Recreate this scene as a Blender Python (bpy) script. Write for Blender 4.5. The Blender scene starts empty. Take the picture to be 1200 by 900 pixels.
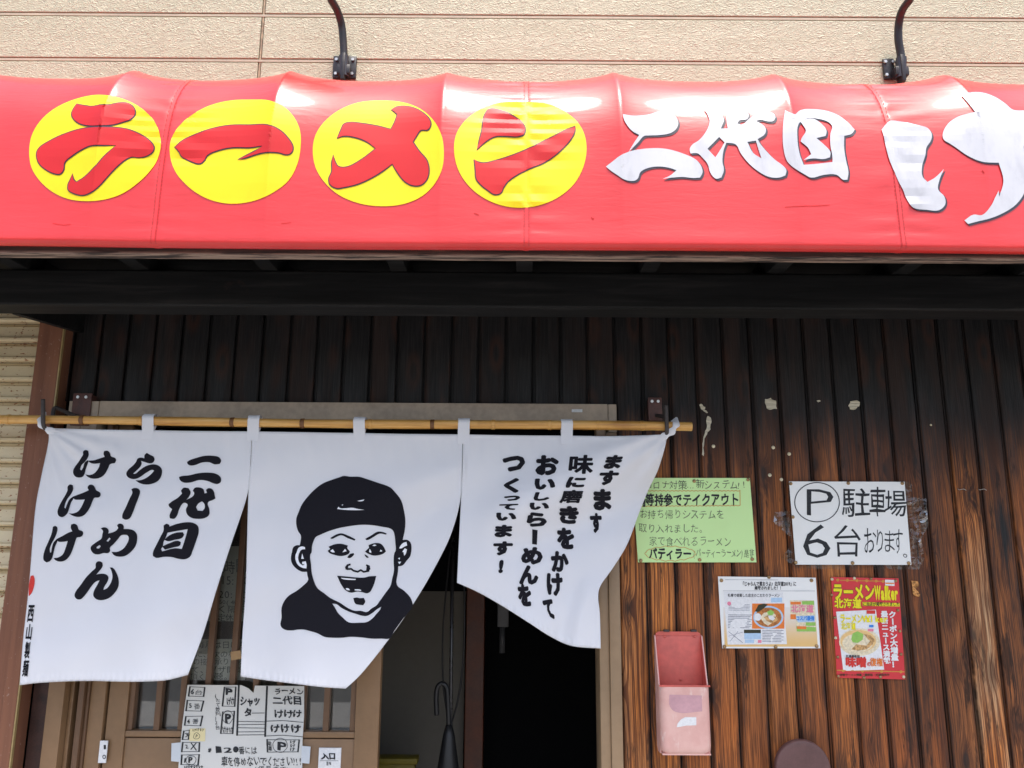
import bpy, bmesh, math, random
from mathutils import Vector, Matrix, noise
from mathutils.bvhtree import BVHTree
from mathutils.geometry import tessellate_polygon
random.seed(7)
rad = math.radians
SC = bpy.context.scene
COL = SC.collection

# ------------------------------------------------------------------ camera
F = 900.0                      # focal length in pixels of the 1200 px wide photograph
cam_d = bpy.data.cameras.new('camera'); cam = bpy.data.objects.new('camera', cam_d); COL.objects.link(cam)
cam_d.sensor_width = 36; cam_d.lens = 36*F/1200; cam_d.clip_start = .05; cam_d.clip_end = 600
CAM = Vector((0, -2.3, 1.63))
ROT = Matrix.Rotation(rad(90+11.2), 3, 'X') @ Matrix.Rotation(rad(.35), 3, 'Z')
cam.matrix_world = Matrix.Translation(CAM) @ ROT.to_4x4()
SC.camera = cam
# ------------------------------------------------------------------ light
SUN_EL, SUN_AZ = 70, 20        # degrees; azimuth to the right of the camera's back
w = bpy.data.worlds.new('World'); SC.world = w; w.use_nodes = True
nt = w.node_tree; sky = nt.nodes.new('ShaderNodeTexSky'); sky.sky_type = 'NISHITA'; sky.sun_disc = False
sky.sun_elevation = rad(SUN_EL); sky.sun_rotation = rad(180-SUN_AZ)
sky.air_density = 1.0; sky.dust_density = 4.0; sky.ozone_density = 1.0
nt.links.new(sky.outputs[0], nt.nodes['Background'].inputs[0]); nt.nodes['Background'].inputs[1].default_value = .12
sd = bpy.data.lights.new('sun', 'SUN'); sd.energy = 1.25; sd.angle = rad(26); sd.color = (1, .96, .91)
sun = bpy.data.objects.new('sun', sd); COL.objects.link(sun)
d = Vector((math.sin(rad(SUN_AZ))*math.cos(rad(SUN_EL)), -math.cos(rad(SUN_AZ))*math.cos(rad(SUN_EL)), math.sin(rad(SUN_EL))))
sun.rotation_euler = d.to_track_quat('Z', 'Y').to_euler(); sun.location = d*20
SC.view_settings.view_transform = 'Standard'; SC.view_settings.look = 'None'
SC.view_settings.exposure = 1.4; SC.view_settings.gamma = 1
SC.cycles.max_bounces = 8; SC.cycles.transparent_max_bounces = 12

# ------------------------------------------------------------------ helpers
def at(px, py, Y):
    """world point on the vertical plane y = Y seen at photograph pixel (px, py)"""
    r = ROT @ Vector(((px-600)/F, -(py-450)/F, -1))
    return CAM + r*((Y-CAM.y)/r.y)
def meta(o, label=None, cat=None, group=None, kind=None):
    if label: o['label'] = label
    if cat: o['category'] = cat
    if group: o['group'] = group
    if kind: o['kind'] = kind
    return o
def empty(name, loc, label, cat, group=None, kind=None):
    o = bpy.data.objects.new(name, None); COL.objects.link(o); o.location = loc; o.empty_display_size = .1
    return meta(o, label, cat, group, kind)
def link(name, me, parent=None, loc=None):
    o = bpy.data.objects.new(name, me); COL.objects.link(o)
    if parent: o.parent = parent; o.location = (Vector(loc) if loc else Vector((0,0,0))) - parent.location
    elif loc: o.location = loc
    return o
class MB:
    def __init__(s): s.v = []; s.f = []; s.m = []
    def add(s, vs, fs, mi=0):
        n = len(s.v); s.v += [tuple(v) for v in vs]; s.f += [tuple(i+n for i in f) for f in fs]; s.m += [mi]*len(fs); return s
    def box(s, x0, x1, y0, y1, z0, z1, mi=0, b=0, faces=None):
        if b:
            bm = bmesh.new(); bmesh.ops.create_cube(bm, size=1)
            for v in bm.verts: v.co = ((x0+x1)/2+v.co.x*(x1-x0), (y0+y1)/2+v.co.y*(y1-y0), (z0+z1)/2+v.co.z*(z1-z0))
            bmesh.ops.bevel(bm, geom=bm.edges[:], offset=b, segments=2, profile=.5, affect='EDGES')
            bm.verts.index_update(); s.add([v.co[:] for v in bm.verts], [[v.index for v in f.verts] for f in bm.faces], mi); bm.free(); return s
        vs = [(x,y,z) for x in (x0,x1) for y in (y0,y1) for z in (z0,z1)]
        return s.add(vs, [(0,1,3,2),(4,6,7,5),(0,4,5,1),(2,3,7,6),(0,2,6,4),(1,5,7,3)], mi)
    def tube(s, pts, r, n=10, mi=0, cap=True):
        pts = [Vector(p) for p in pts]; rs = r if isinstance(r, (list, tuple)) else [r]*len(pts)
        vs = []; fs = []; up = None
        for i, p in enumerate(pts):
            t = (pts[min(i+1, len(pts)-1)] - pts[max(i-1, 0)]).normalized()
            if up is None: up = Vector((0,0,1)) if abs(t.z) < .9 else Vector((1,0,0))
            a = t.cross(up).normalized(); b = t.cross(a).normalized(); up = -b if False else up
            if t.cross(up).length < .1: up = Vector((0,1,0))
            for k in range(n):
                q = 2*math.pi*k/n; vs.append(p + (a*math.cos(q)+b*math.sin(q))*rs[i])
            if i:
                for k in range(n): fs.append(((i-1)*n+k, (i-1)*n+(k+1)%n, i*n+(k+1)%n, i*n+k))
        if cap: fs += [tuple(range(n))[::-1], tuple(range((len(pts)-1)*n, len(pts)*n))]
        return s.add(vs, fs, mi)
    def cyl(s, c, axis, r, h, n=16, mi=0, r2=None):
        a = Vector(axis).normalized(); c = Vector(c)
        return s.tube([c, c+a*h], [r, r2 if r2 is not None else r], n, mi)
    def mesh(s, name, mats, smooth=False):
        me = bpy.data.meshes.new(name); me.from_pydata(s.v, [], s.f)
        for m in (mats if isinstance(mats, (list, tuple)) else [mats]): me.materials.append(m)
        me.polygons.foreach_set('material_index', s.m)
        if smooth: me.polygons.foreach_set('use_smooth', [True]*len(s.f)); 
        me.update(); return me
    def obj(s, name, mats, parent=None, smooth=False):
        me = s.mesh(name, mats, smooth)
        if smooth == 'auto': me.set_sharp_from_angle(angle=rad(35))
        if parent: me.transform(Matrix.Translation(-parent.location))
        o = bpy.data.objects.new(name, me); COL.objects.link(o)
        if parent: o.parent = parent
        return o
def bez(pts, n=6):
    """open Catmull-Rom through 3-D points"""
    P = [Vector(p) for p in pts]; out = []
    for i in range(len(P)-1):
        a, b, c, e = P[max(i-1,0)], P[i], P[i+1], P[min(i+2, len(P)-1)]
        for k in range(n):
            t = k/n; out.append(.5*((2*b)+(c-a)*t+(2*a-5*b+4*c-e)*t*t+(3*b-a-3*c+e)*t**3))
    return out+[P[-1]]

# ---- 2-D shapes, all in photograph pixels -------------------------------
def T(ox, oy, s, pts): return [(ox+x/s, oy+y/s) for x, y in pts]
def smooth(pts, n=4, lim=58):
    P = [Vector(p) for p in pts]; N = len(P); tg = []
    for i in range(N):
        a, b = P[i]-P[i-1], P[(i+1)%N]-P[i]
        if a.length < 1e-6 or b.length < 1e-6: tg.append(None); continue
        tg.append(None if math.degrees(a.angle(b)) > lim else (a.normalized()+b.normalized()).normalized())
    out = []
    for i in range(N):
        p, q = P[i], P[(i+1)%N]; L = (q-p).length
        m0 = (tg[i] if tg[i] is not None else (q-p).normalized())*L; m1 = (tg[(i+1)%N] if tg[(i+1)%N] is not None else (q-p).normalized())*L
        for k in range(n):
            t = k/n; out.append(tuple((2*t**3-3*t*t+1)*p+(t**3-2*t*t+t)*m0+(-2*t**3+3*t*t)*q+(t**3-t*t)*m1))
    return out
def poly(*loops):
    L = [[Vector((x, y, 0)) for x, y in l] for l in loops]; flat = [v for l in L for v in l]
    return [tuple((flat[i].x, flat[i].y) for i in t) for t in tessellate_polygon(L)]
def grow(pts, r):
    P = [Vector(p) for p in pts]; N = len(P)
    ar = sum(P[i].x*P[(i+1)%N].y-P[(i+1)%N].x*P[i].y for i in range(N)); sg = 1 if ar > 0 else -1; out = []
    for i in range(N):
        t = (P[(i+1)%N]-P[i-1]); t = t.normalized() if t.length > 1e-6 else Vector((1,0))
        out.append((P[i].x+t.y*r*sg, P[i].y-t.x*r*sg))
    return out
def stroke(pts, r, close=False):
    P = [Vector(p) for p in pts]; P = P+[P[0]] if close else P; out = []
    for i in range(len(P)-1):
        a, b = P[i], P[i+1]
        if (b-a).length < 1e-6: continue
        n = Vector((-(b-a).y, (b-a).x)).normalized()*r; e = (b-a).normalized()*r*.5
        out += [(tuple(a-e+n), tuple(a-e-n), tuple(b+e-n)), (tuple(a-e+n), tuple(b+e-n), tuple(b+e+n))]
    return out
def ellipse(cx, cy, rx, ry, n=28, rot=0):
    c, s = math.cos(rot), math.sin(rot)
    return [(cx+rx*math.cos(2*math.pi*k/n)*c-ry*math.sin(2*math.pi*k/n)*s, cy+rx*math.cos(2*math.pi*k/n)*s+ry*math.sin(2*math.pi*k/n)*c) for k in range(n)]
def rect(x0, y0, x1, y1): return [(x0,y0),(x1,y0),(x1,y1),(x0,y1)]
GC = {}
def glyph(ch, off):
    k = (ch, off)
    if k not in GC:
        cu = bpy.data.curves.new('glyph', 'FONT'); cu.body = ch; cu.size = 1; cu.offset = min(off, .008); cu.resolution_u = 2
        o = bpy.data.objects.new('glyph', cu); COL.objects.link(o)
        dg = bpy.context.evaluated_depsgraph_get(); me = bpy.data.meshes.new_from_object(o.evaluated_get(dg))
        me.calc_loop_triangles()
        base = [tuple((me.vertices[i].co.x, me.vertices[i].co.y) for i in t.vertices) for t in me.loop_triangles]
        sh = [(0, 0)] if off <= .008 else [(off*math.cos(a), off*math.sin(a)) for a in [math.pi*2*q/7+.3 for q in range(7)]]
        GC[k] = [tuple((x+dx, y+dy, li) for x, y in t) for li, (dx, dy) in enumerate(sh) for t in base]
        bpy.data.objects.remove(o); bpy.data.curves.remove(cu); bpy.data.meshes.remove(me)
    return GC[k]
def fit(ch, x0, y0, x1, y1, off=.03, shear=0.0):
    """one character stretched into a pixel box"""
    g = glyph(ch, off)
    if not g: return []
    X = [p[0] for t in g for p in t]; Yv = [p[1] for t in g for p in t]; a, b, c, e = min(X), max(X), min(Yv), max(Yv)
    def m(p):
        u = (p[0]-a)/(b-a); v = (e-p[1])/(e-c); x = x0+(x1-x0-abs(shear)*(y1-y0))*u+(abs(shear)*(y1-y0) if shear > 0 else 0)*(1-v)+(0 if shear >= 0 else abs(shear)*(y1-y0)*v)
        return (x, y0+(y1-y0)*v, p[2])
    return [tuple(m(p) for p in t) for t in g]
def line(txt, x0, y0, x1, y1, off=.0, jit=0.0, vert=False, x1b=None, mapf=None):
    """a run of text in a pixel box (y0 top, y1 bottom)"""
    wts = [(.55 if ord(c) < 128 else 1) for c in txt]; tot = sum(wts) if not vert else len(txt); acc = 0; out = []
    for c, wt in zip(txt, wts):
        g = glyph(c, off); jx, jy, js, jr = [random.uniform(-jit, jit) for _ in range(4)]
        if not vert:
            cw = (x1-x0)/tot; hx = y1-y0
            f = lambda p: (x0+cw*(acc+p[0]*(1+js)+jx*.5), y1-(p[1]+.12+jy+jr*(p[0]-.5))*hx*(1+js)/1.0)
        else:
            chh = (y1-y0)/tot; wd = x1-x0
            if c == 'ー': f = lambda p: (x0+wd*(.5+(p[1]-.38)), y0+chh*(acc+p[0]))
            else: f = lambda p: (x0+wd*(p[0]+jx)+((x1b or 0)*(acc+.5-p[1])/tot), y0+chh*(acc+.88-p[1]+jy))
        out += [tuple((*f(p), p[2]) for p in t) for t in g]; acc += wt if not vert else 1
    return [mapt(mapf, t) for t in out] if mapf else out
def mapt(f, t): return tuple((*f(q), *q[2:]) for q in t)
def refine(tris, mx):
    out = []; st = list(tris)
    while st:
        t = st.pop(); L = [math.dist(t[i][:2], t[(i+1)%3][:2]) for i in range(3)]; k = L.index(max(L))
        if L[k] <= mx: out.append(t); continue
        a, b, c = t[k], t[(k+1)%3], t[(k+2)%3]; m = ((a[0]+b[0])/2, (a[1]+b[1])/2, *a[2:]); st += [(a, m, c), (m, b, c)]
    return out
def decal(name, tris, surf, mat, parent, off, mx=None):
    """flat print laid on a real surface: surf(px,py,off) -> world point"""
    if mx: tris = refine(tris, mx)
    idx = {}; vs = []; fs = []
    for t in tris:
        f = []
        for p in t:
            ly = p[2] if len(p) > 2 else 0; k = (round(p[0], 3), round(p[1], 3), ly)
            if k not in idx: idx[k] = len(vs); vs.append(surf(p[0], p[1], off+ly*.00003))
            f.append(idx[k])
        if len(set(f)) == 3:
            a, b, c = [Vector(vs[i]) for i in f]
            if (b-a).cross(c-a).dot((a+b+c)/3-CAM) > 0: f = f[::-1]
            fs.append(f)
    mb = MB(); mb.add(vs, fs); o = mb.obj(name, mat, parent)
    if name in ('handwriting', 'bold_handwriting', 'small_print', 'thin_marker_lines', 'thick_marker_lines', 'orange_border', 'seam_stitching', 'headline', 'banner_lettering', 'orange_ornament'): o['kind'] = 'stuff'
    return o

# ------------------------------------------------------------------ materials
class NT:
    def __init__(s, name):
        s.mat = bpy.data.materials.new(name); s.mat.use_nodes = True; s.t = s.mat.node_tree; s.b = s.t.nodes['Principled BSDF']; s.out = s.t.nodes['Material Output']
    def n(s, ty, props=None, **kw):
        nd = s.t.nodes.new('ShaderNode'+ty)
        for k, v in (props or {}).items(): setattr(nd, k, v)
        for k, v in kw.items():
            i = nd.inputs[int(k[1:])] if k[0] == 'i' and k[1:].isdigit() else nd.inputs[k]
            s.set(i, v)
        return nd
    def set(s, i, v):
        if isinstance(v, bpy.types.NodeSocket): s.t.links.new(v, i)
        elif isinstance(v, bpy.types.Node): s.t.links.new(v.outputs[0], i)
        else: i.default_value = v
    def math(s, op, a, b=0, c=0, clamp=False): return s.n('Math', {'operation': op, 'use_clamp': clamp}, i0=a, i1=b, i2=c).outputs[0]
    def mix(s, f, a, b, mode='MIX'):
        nd = s.t.nodes.new('ShaderNodeMix'); nd.data_type = 'RGBA'; nd.blend_type = mode
        s.set(nd.inputs[0], f); s.set(nd.inputs[6], a); s.set(nd.inputs[7], b); return nd.outputs[2]
    def ramp(s, f, stops):
        nd = s.n('ValToRGB', i0=f); cr = nd.color_ramp
        while len(cr.elements) < len(stops): cr.elements.new(.5)
        for e, (p, c) in zip(cr.elements, stops): e.position = p; e.color = c if len(c) == 4 else (*c, 1)
        return nd.outputs[0]
    def coord(s, scale=(1,1,1), loc=(0,0,0), obj=True):
        tc = s.n('TexCoord'); return s.n('Mapping', i0=tc.outputs['Object'], i3=scale, i1=loc).outputs[0]
    def pos(s, scale=(1,1,1)):
        g = s.n('NewGeometry'); return s.n('Mapping', i0=g.outputs['Position'], i3=scale).outputs[0]
    def noise(s, v, sc=1, det=4, rough=.5, dist=0): return s.n('TexNoise', i0=v, Scale=sc, Detail=det, Roughness=rough, Distortion=dist).outputs[0]
    def smap(s, v, a, b, c=0, d=1): return s.n('MapRange', {'interpolation_type': 'SMOOTHSTEP'}, i0=v, i1=a, i2=b, i3=c, i4=d).outputs[0]
    def bump(s, h, st=.5, dist=.002, nrm=None):
        nd = s.n('Bump', Height=h, Strength=st, Distance=dist)
        if nrm: s.set(nd.inputs['Normal'], nrm)
        return nd.outputs[0]
    def fin(s, col=None, rough=None, nrm=None, **kw):
        if col is not None: s.set(s.b.inputs['Base Color'], col)
        if rough is not None: s.set(s.b.inputs['Roughness'], rough)
        if nrm is not None: s.set(s.b.inputs['Normal'], nrm)
        for k, v in kw.items(): s.set(s.b.inputs[k.replace('_', ' ')], v)
        return s.mat
def c4(r, g, b): return (r, g, b, 1)
def plain(name, col, rough=.6, var=.12, sc=14, bump=.15, bd=.0006, metallic=0):
    m = NT(name); p = m.pos(); n1 = m.noise(p, sc, 5, .6); n2 = m.noise(p, sc*9, 3)
    k = m.math('ADD', m.smap(n1, .3, .7, 1-var, 1+var*.6), m.smap(n2, .3, .7, -var*.3, var*.3))
    return m.fin(m.n('VectorMath', {'operation': 'SCALE'}, i0=(*col,), Scale=k).outputs[0], m.smap(n1, .3, .7, rough-.06, rough+.08), m.bump(n2, bump, bd), Metallic=metallic)
def ink(name, col, rough=.6, var=.06):
    m = NT(name); n1 = m.noise(m.pos(), 180, 3); k = m.smap(n1, .3, .7, 1-var, 1+var)
    return m.fin(m.n('VectorMath', {'operation': 'SCALE'}, i0=(*col,), Scale=k).outputs[0], rough, None, Specular_IOR_Level=.2)

def wood_planks():
    m = NT('charred_cedar'); oi = m.n('ObjectInfo'); tc = m.n('TexCoord').outputs['Object']
    rnd = oi.outputs['Random']; sep = m.n('SeparateColor', i0=oi.outputs['Color']); wear, hue, pale = sep.outputs[0], sep.outputs[1], sep.outputs[2]
    xyz = m.n('SeparateXYZ', i0=tc); off = m.math('MULTIPLY', rnd, 61.7)
    x, z = xyz.outputs[0], xyz.outputs[2]; zz = m.math('ADD', z, off)
    def v(sx, sz, oy=0): return m.n('CombineXYZ', i0=m.math('MULTIPLY', x, sx), i1=m.math('ADD', m.math('MULTIPLY', rnd, 23.1), oy), i2=m.math('MULTIPLY', zz, sz)).outputs[0]
    vor = m.n('TexVoronoi', {'feature': 'F1'}, i0=v(14, 5.4), Scale=1.0).outputs['Distance']
    near = m.math('POWER', 2.718, m.math('MULTIPLY', m.math('MULTIPLY', vor, vor), -16.0))
    knot = m.smap(vor, .21, .08)
    low = m.noise(v(9, 1.3), 1, 2, .5)
    u = m.math('ADD', m.math('ADD', x, m.math('MULTIPLY', low, .040)), m.math('MULTIPLY', near, .024))
    band = m.noise(m.n('CombineXYZ', i0=m.math('MULTIPLY', u, m.math('ADD', 130.0, m.math('MULTIPLY', rnd, 170.0))), i1=m.math('MULTIPLY', rnd, 9), i2=m.math('MULTIPLY', zz, .8)).outputs[0], 1, 2, .6)
    late = m.smap(band, .47, .60)
    fine = m.noise(v(520, 9), 1, 3, .6); mott = m.noise(v(16, 2.2, 3), 1, 5, .6); blot = m.noise(v(26, 4.5, 8), 1, 4, .65)
    early = m.mix(hue, c4(.72, .245, .050), c4(.48, .14, .042)); lateC = m.mix(hue, c4(.10, .022, .006), c4(.075, .019, .008))
    strong = m.smap(wear, .72, .95, .32, .85)
    wood = m.mix(m.math('MULTIPLY', late, strong), early, lateC)
    wood = m.mix(m.smap(m.noise(v(34, 3.0, 17), 1, 5, .7), .60, .70, 0, .55), wood, c4(.68, .27, .075))
    wood = m.mix(m.smap(m.noise(v(20, 1.6, 29), 1, 4, .6), .50, .70, 0, .5), wood, c4(.14, .035, .018))
    wood = m.mix(m.math('MULTIPLY', m.math('MULTIPLY', pale, m.smap(z, 1.78, 1.40)), m.smap(mott, .36, .6)), wood, m.mix(late, c4(.60, .36, .19), c4(.30, .13, .055)))
    wood = m.mix(m.smap(fine, .40, .62, 0, .75), wood, c4(.085, .028, .012))
    wood = m.n('VectorMath', {'operation': 'SCALE'}, i0=wood, Scale=m.math('ADD', .72, m.math('MULTIPLY', m.math('FRACT', m.math('MULTIPLY', rnd, 7.7)), .5))).outputs[0]
    # black stain: kept under the eave, worn away lower down and in streaks
    g = m.math('SUBTRACT', m.smap(m.math('ADD', z, m.math('MULTIPLY', m.math('SUBTRACT', mott, .5), .42)), 2.03, 1.66), 0)
    wv = m.math('ADD', m.math('MULTIPLY', m.math('SUBTRACT', m.math('ADD', mott, m.math('MULTIPLY', m.math('SUBTRACT', blot, .5), .9)), .5), 2.3), m.math('SUBTRACT', m.math('MULTIPLY', wear, 2.0), 1.0))
    wm = m.math('MULTIPLY', m.smap(m.math('ADD', wv, m.math('MULTIPLY', late, -.3)), -1.1, .5), g, clamp=True)
    edge = m.smap(m.math('ADD', m.math('ABSOLUTE', x), m.math('MULTIPLY', m.math('SUBTRACT', blot, .5), .05)), .044, .026, .25, 1)
    wm = m.math('MULTIPLY', m.math('MULTIPLY', wm, edge), m.math('SUBTRACT', 1.0, m.math('MULTIPLY', knot, .85)), clamp=True)
    char = m.mix(m.smap(fine, .35, .75), c4(.007, .007, .0075), c4(.026, .024, .024)); char = m.mix(m.smap(mott, .45, .7, 0, .5), char, c4(.045, .024, .018))
    col = m.mix(m.math('MULTIPLY', wm, .93), char, wood)
    halo = m.smap(vor, .42, .18, 0, .6)
    col = m.mix(m.math('MULTIPLY', halo, m.math('SUBTRACT', 1, knot), clamp=True), col, c4(.05, .02, .012))
    col = m.mix(m.smap(m.noise(v(22, 3.4, 41), 1, 5, .7), .565, .66, 0, .8), col, c4(.016, .010, .008))
    h = m.math('ADD', m.math('MULTIPLY', late, m.math('MULTIPLY', strong, .5)), m.math('MULTIPLY', fine, .8)); h = m.math('SUBTRACT', h, m.math('MULTIPLY', knot, .6))
    return m.fin(col, m.smap(mott, .3, .7, .45, .75), m.bump(h, .55, .0011), Specular_IOR_Level=.28)
MW = wood_planks()
def beam_wood():
    m = NT('black_stained_timber'); p = m.pos((1.3, 20, 20)); a = m.noise(p, 2.2, 5, .6, .4); b = m.noise(m.pos((1, 1, 1)), 5, 5, .7); f = m.noise(m.pos((6, 160, 160)), 1, 3)
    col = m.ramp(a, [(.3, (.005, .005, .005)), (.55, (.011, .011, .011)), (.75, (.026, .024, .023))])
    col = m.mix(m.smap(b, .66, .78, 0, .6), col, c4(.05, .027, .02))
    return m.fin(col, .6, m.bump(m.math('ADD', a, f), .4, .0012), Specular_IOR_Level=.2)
MBEAM = beam_wood()
def fascia_wood():
    m = NT('peeling_fascia_timber'); a = m.noise(m.pos((2.5, 30, 40)), 2.2, 6, .65, .6); z = m.n('SeparateXYZ', i0=m.pos()).outputs[2]
    edge = m.smap(m.math('ADD', z, m.math('MULTIPLY', m.math('SUBTRACT', a, .5), .02)), 2.256, 2.246)
    col = m.ramp(a, [(.35, (.018, .014, .013)), (.58, (.06, .032, .024)), (.8, (.22, .13, .09))])
    return m.fin(m.mix(m.math('MULTIPLY', edge, m.smap(a, .40, .62, 0, .85)), col, c4(.42, .30, .23)), .7, m.bump(a, .5, .002))
MFAS = fascia_wood()
def siding_up():
    m = NT('embossed_cream_siding'); p = m.pos(); 
    v1 = m.n('TexNoise', i0=m.pos((.75, 1, 1.6)), Scale=50.0, Detail=3.0, Roughness=.5, Distortion=1.6).outputs[0]
    v2 = m.noise(m.pos((1,1,1.7)), 120, 2, .5, .6)
    h = m.math('ADD', m.math('ABSOLUTE', m.math('SUBTRACT', v1, .5)), m.math('MULTIPLY', v2, .10))
    st = m.noise(m.pos((1.2, 1, 9)), 2, 5, .6); dirt = m.noise(m.pos((14, 1, 1.5)), 1.5, 4, .6)
    col = m.mix(m.smap(st, .35, .7, 0, .5), c4(.53, .51, .355), c4(.46, .435, .29))
    col = m.mix(m.smap(dirt, .58, .78, 0, .35), col, c4(.40, .31, .20))
    col = m.mix(m.smap(m.noise(p, 45, 2), .76, .80, 0, .8), col, c4(.32, .17, .08))
    return m.fin(col, .55, m.bump(h, 1.0, .011))
MSU = siding_up()
def siding_lo():
    m = NT('rust_spotted_siding'); p = m.pos(); h = m.noise(m.pos((1,1,1.8)), 110, 3, .6, .5)
    n = m.noise(m.pos((1,1,1.6)), 75, 3, .55); reg = m.noise(m.pos((1,1,3)), 9, 3)
    spot = m.smap(m.math('ADD', n, m.math('MULTIPLY', reg, .28)), .765, .80)
    ring = m.smap(m.math('ADD', n, m.math('MULTIPLY', reg, .28)), .74, .79, 0, .4)
    col = m.mix(m.smap(reg, .35, .65, 0, .5), c4(.70, .585, .375), c4(.62, .50, .31))
    col = m.mix(ring, col, c4(.42, .24, .10)); col = m.mix(spot, col, c4(.28, .09, .03))
    return m.fin(col, .5, m.bump(h, .4, .0006))
MSL = siding_lo()
M_GROOVE = plain('siding_groove_brown', (.19, .15, .10), .8); M_STRIP = plain('siding_tongue_cream', (.50, .43, .31), .6)
def awn_mat():
    m = NT('red_vinyl'); p = m.pos(); a = m.noise(m.pos((1.5, 1, .8)), 3, 4, .6); b = m.noise(m.pos((1,1,6)), 16, 4, .7); wv = m.noise(p, 900, 1)
    col = m.mix(m.smap(a, .3, .7), c4(.78, .030, .028), c4(.68, .020, .020)); col = m.mix(m.smap(b, .55, .85, 0, .10), col, c4(.78, .16, .15))
    return m.fin(col, m.smap(a, .3, .7, .30, .42), m.bump(m.noise(m.pos((5, 1, 26)), 2.4, 4, .6, .5), .22, .004, m.bump(wv, .15, .0004)), Specular_IOR_Level=.55, Coat_Weight=.38, Coat_Roughness=.07)
M_AWN = awn_mat()
def vinyl_ink(name, col, grime=0.0):
    m = NT(name); n = m.noise(m.pos((1,1,.5)), 24, 5, .65); cc = m.mix(m.smap(n, .45, .75, 0, grime), (*col, 1), c4(col[0]*.7, col[1]*.7, col[2]*.72))
    return m.fin(cc, .45, None, Coat_Weight=.1, Coat_Roughness=.3, Specular_IOR_Level=.35)
V_Y, V_R, V_K, V_W = vinyl_ink('vinyl_yellow', (.93, .68, .002), .2), vinyl_ink('vinyl_letter_red', (.62, .011, .013), .2), vinyl_ink('vinyl_outline', (.05, .045, .06)), vinyl_ink('vinyl_white', (.60, .60, .63), .5)
def cloth_mat():
    m = NT('white_polyester'); wv = m.noise(m.pos(), 1400, 1); n = m.noise(m.pos(), 6, 3)
    bs = m.b; m.fin(m.mix(n, c4(.84, .843, .875), c4(.88, .883, .905)), .6, m.bump(wv, .1, .0003), Sheen_Weight=.15)
    tr = m.n('BsdfTranslucent', Color=c4(.75, .76, .82)); mx = m.n('MixShader', Fac=.16); m.t.links.new(bs.outputs[0], mx.inputs[1]); m.t.links.new(tr.outputs[0], mx.inputs[2]); m.t.links.new(mx.outputs[0], m.out.inputs[0]); return m.mat
M_CL = cloth_mat(); M_CK = ink('cloth_black_ink', (.010, .0095, .014), .85); M_CR = ink('cloth_red_ink', (.62, .05, .04), .7); M_CW = ink('cloth_white_print', (.84, .85, .89), .65)
def bamboo():
    m = NT('bamboo'); a = m.noise(m.pos((3, 60, 60)), 1.5, 5, .6); b = m.noise(m.pos((1,1,1)), 14, 4)
    col = m.ramp(a, [(.3, (.42, .19, .045)), (.5, (.66, .35, .09)), (.75, (.78, .50, .19))]); col = m.mix(m.smap(b, .55, .75, 0, .45), col, c4(.30, .12, .03))
    return m.fin(col, .33, m.bump(a, .2, .0008))
M_BAM = bamboo(); M_NODE = plain('bamboo_node', (.17, .07, .022), .5)
M_IRON = plain('rusty_iron', (.055, .045, .042), .6, .3, 60, .4); M_PLATE = plain('brown_bracket_paint', (.11, .045, .035), .5, .25, 50)
M_BOLT = plain('galvanised_bolt', (.55, .53, .5), .35, .1, 40, metallic=1)
M_BLK = plain('black_metal_paint', (.022, .020, .021), .38, .25, 30)
def postmat():
    m = NT('brown_steel_post'); a = m.noise(m.pos((30, 30, 1.2)), 1.5, 5, .6); s = m.noise(m.pos((1,1,.8)), 120, 3, .6)
    col = m.mix(m.smap(a, .35, .7), c4(.25, .108, .062), c4(.19, .082, .050)); col = m.mix(m.smap(s, .66, .72, 0, .7), col, c4(.36, .25, .20))
    return m.fin(col, .55, m.bump(a, .2, .001), Specular_IOR_Level=.25)
M_POST = postmat()
M_BRONZE = plain('bronze_aluminium', (.265, .155, .078), .38, .12, 5, .05); M_BRONZE_D = plain('dark_bronze_aluminium', (.15, .08, .042), .4, .12, 5, .05)
M_BEIGE = plain('dusty_beige_aluminium', (.46, .36, .265), .5, .22, 7, .1); M_TAN = plain('tan_aluminium_jamb', (.33, .22, .125), .42, .1, 6, .05)
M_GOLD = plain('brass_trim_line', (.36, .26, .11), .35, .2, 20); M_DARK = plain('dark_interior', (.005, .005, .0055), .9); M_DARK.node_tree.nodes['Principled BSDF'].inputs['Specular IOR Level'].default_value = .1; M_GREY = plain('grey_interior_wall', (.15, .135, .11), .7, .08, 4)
M_RUB = plain('black_rubber', (.012, .012, .013), .45); M_BROWNW = plain('brown_door_post', (.13, .035, .014), .45, .3, 12); M_POSTSHADE = plain('post_shade_brown', (.05, .022, .016), .6, .4, 25)  # last one: reddish brown darkened to paint the post side in shade
M_CEIL = plain('interior_ceiling', (.06, .06, .06), .8); M_FLOOR = plain('interior_floor_tile', (.05, .048, .045), .4)
M_YEL = plain('yellow_plastic', (.22, .17, .012), .5)
def glass():
    m = NT('door_glass'); fr = m.n('Fresnel', IOR=2.0); g = m.n('BsdfGlossy', Roughness=.02); t = m.n('BsdfTransparent', Color=c4(.94, .96, .95))
    mx = m.n('MixShader', Fac=fr); m.t.links.new(t.outputs[0], mx.inputs[1]); m.t.links.new(g.outputs[0], mx.inputs[2]); m.t.links.new(mx.outputs[0], m.out.inputs[0]); return m.mat
M_GLASS = glass()
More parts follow.
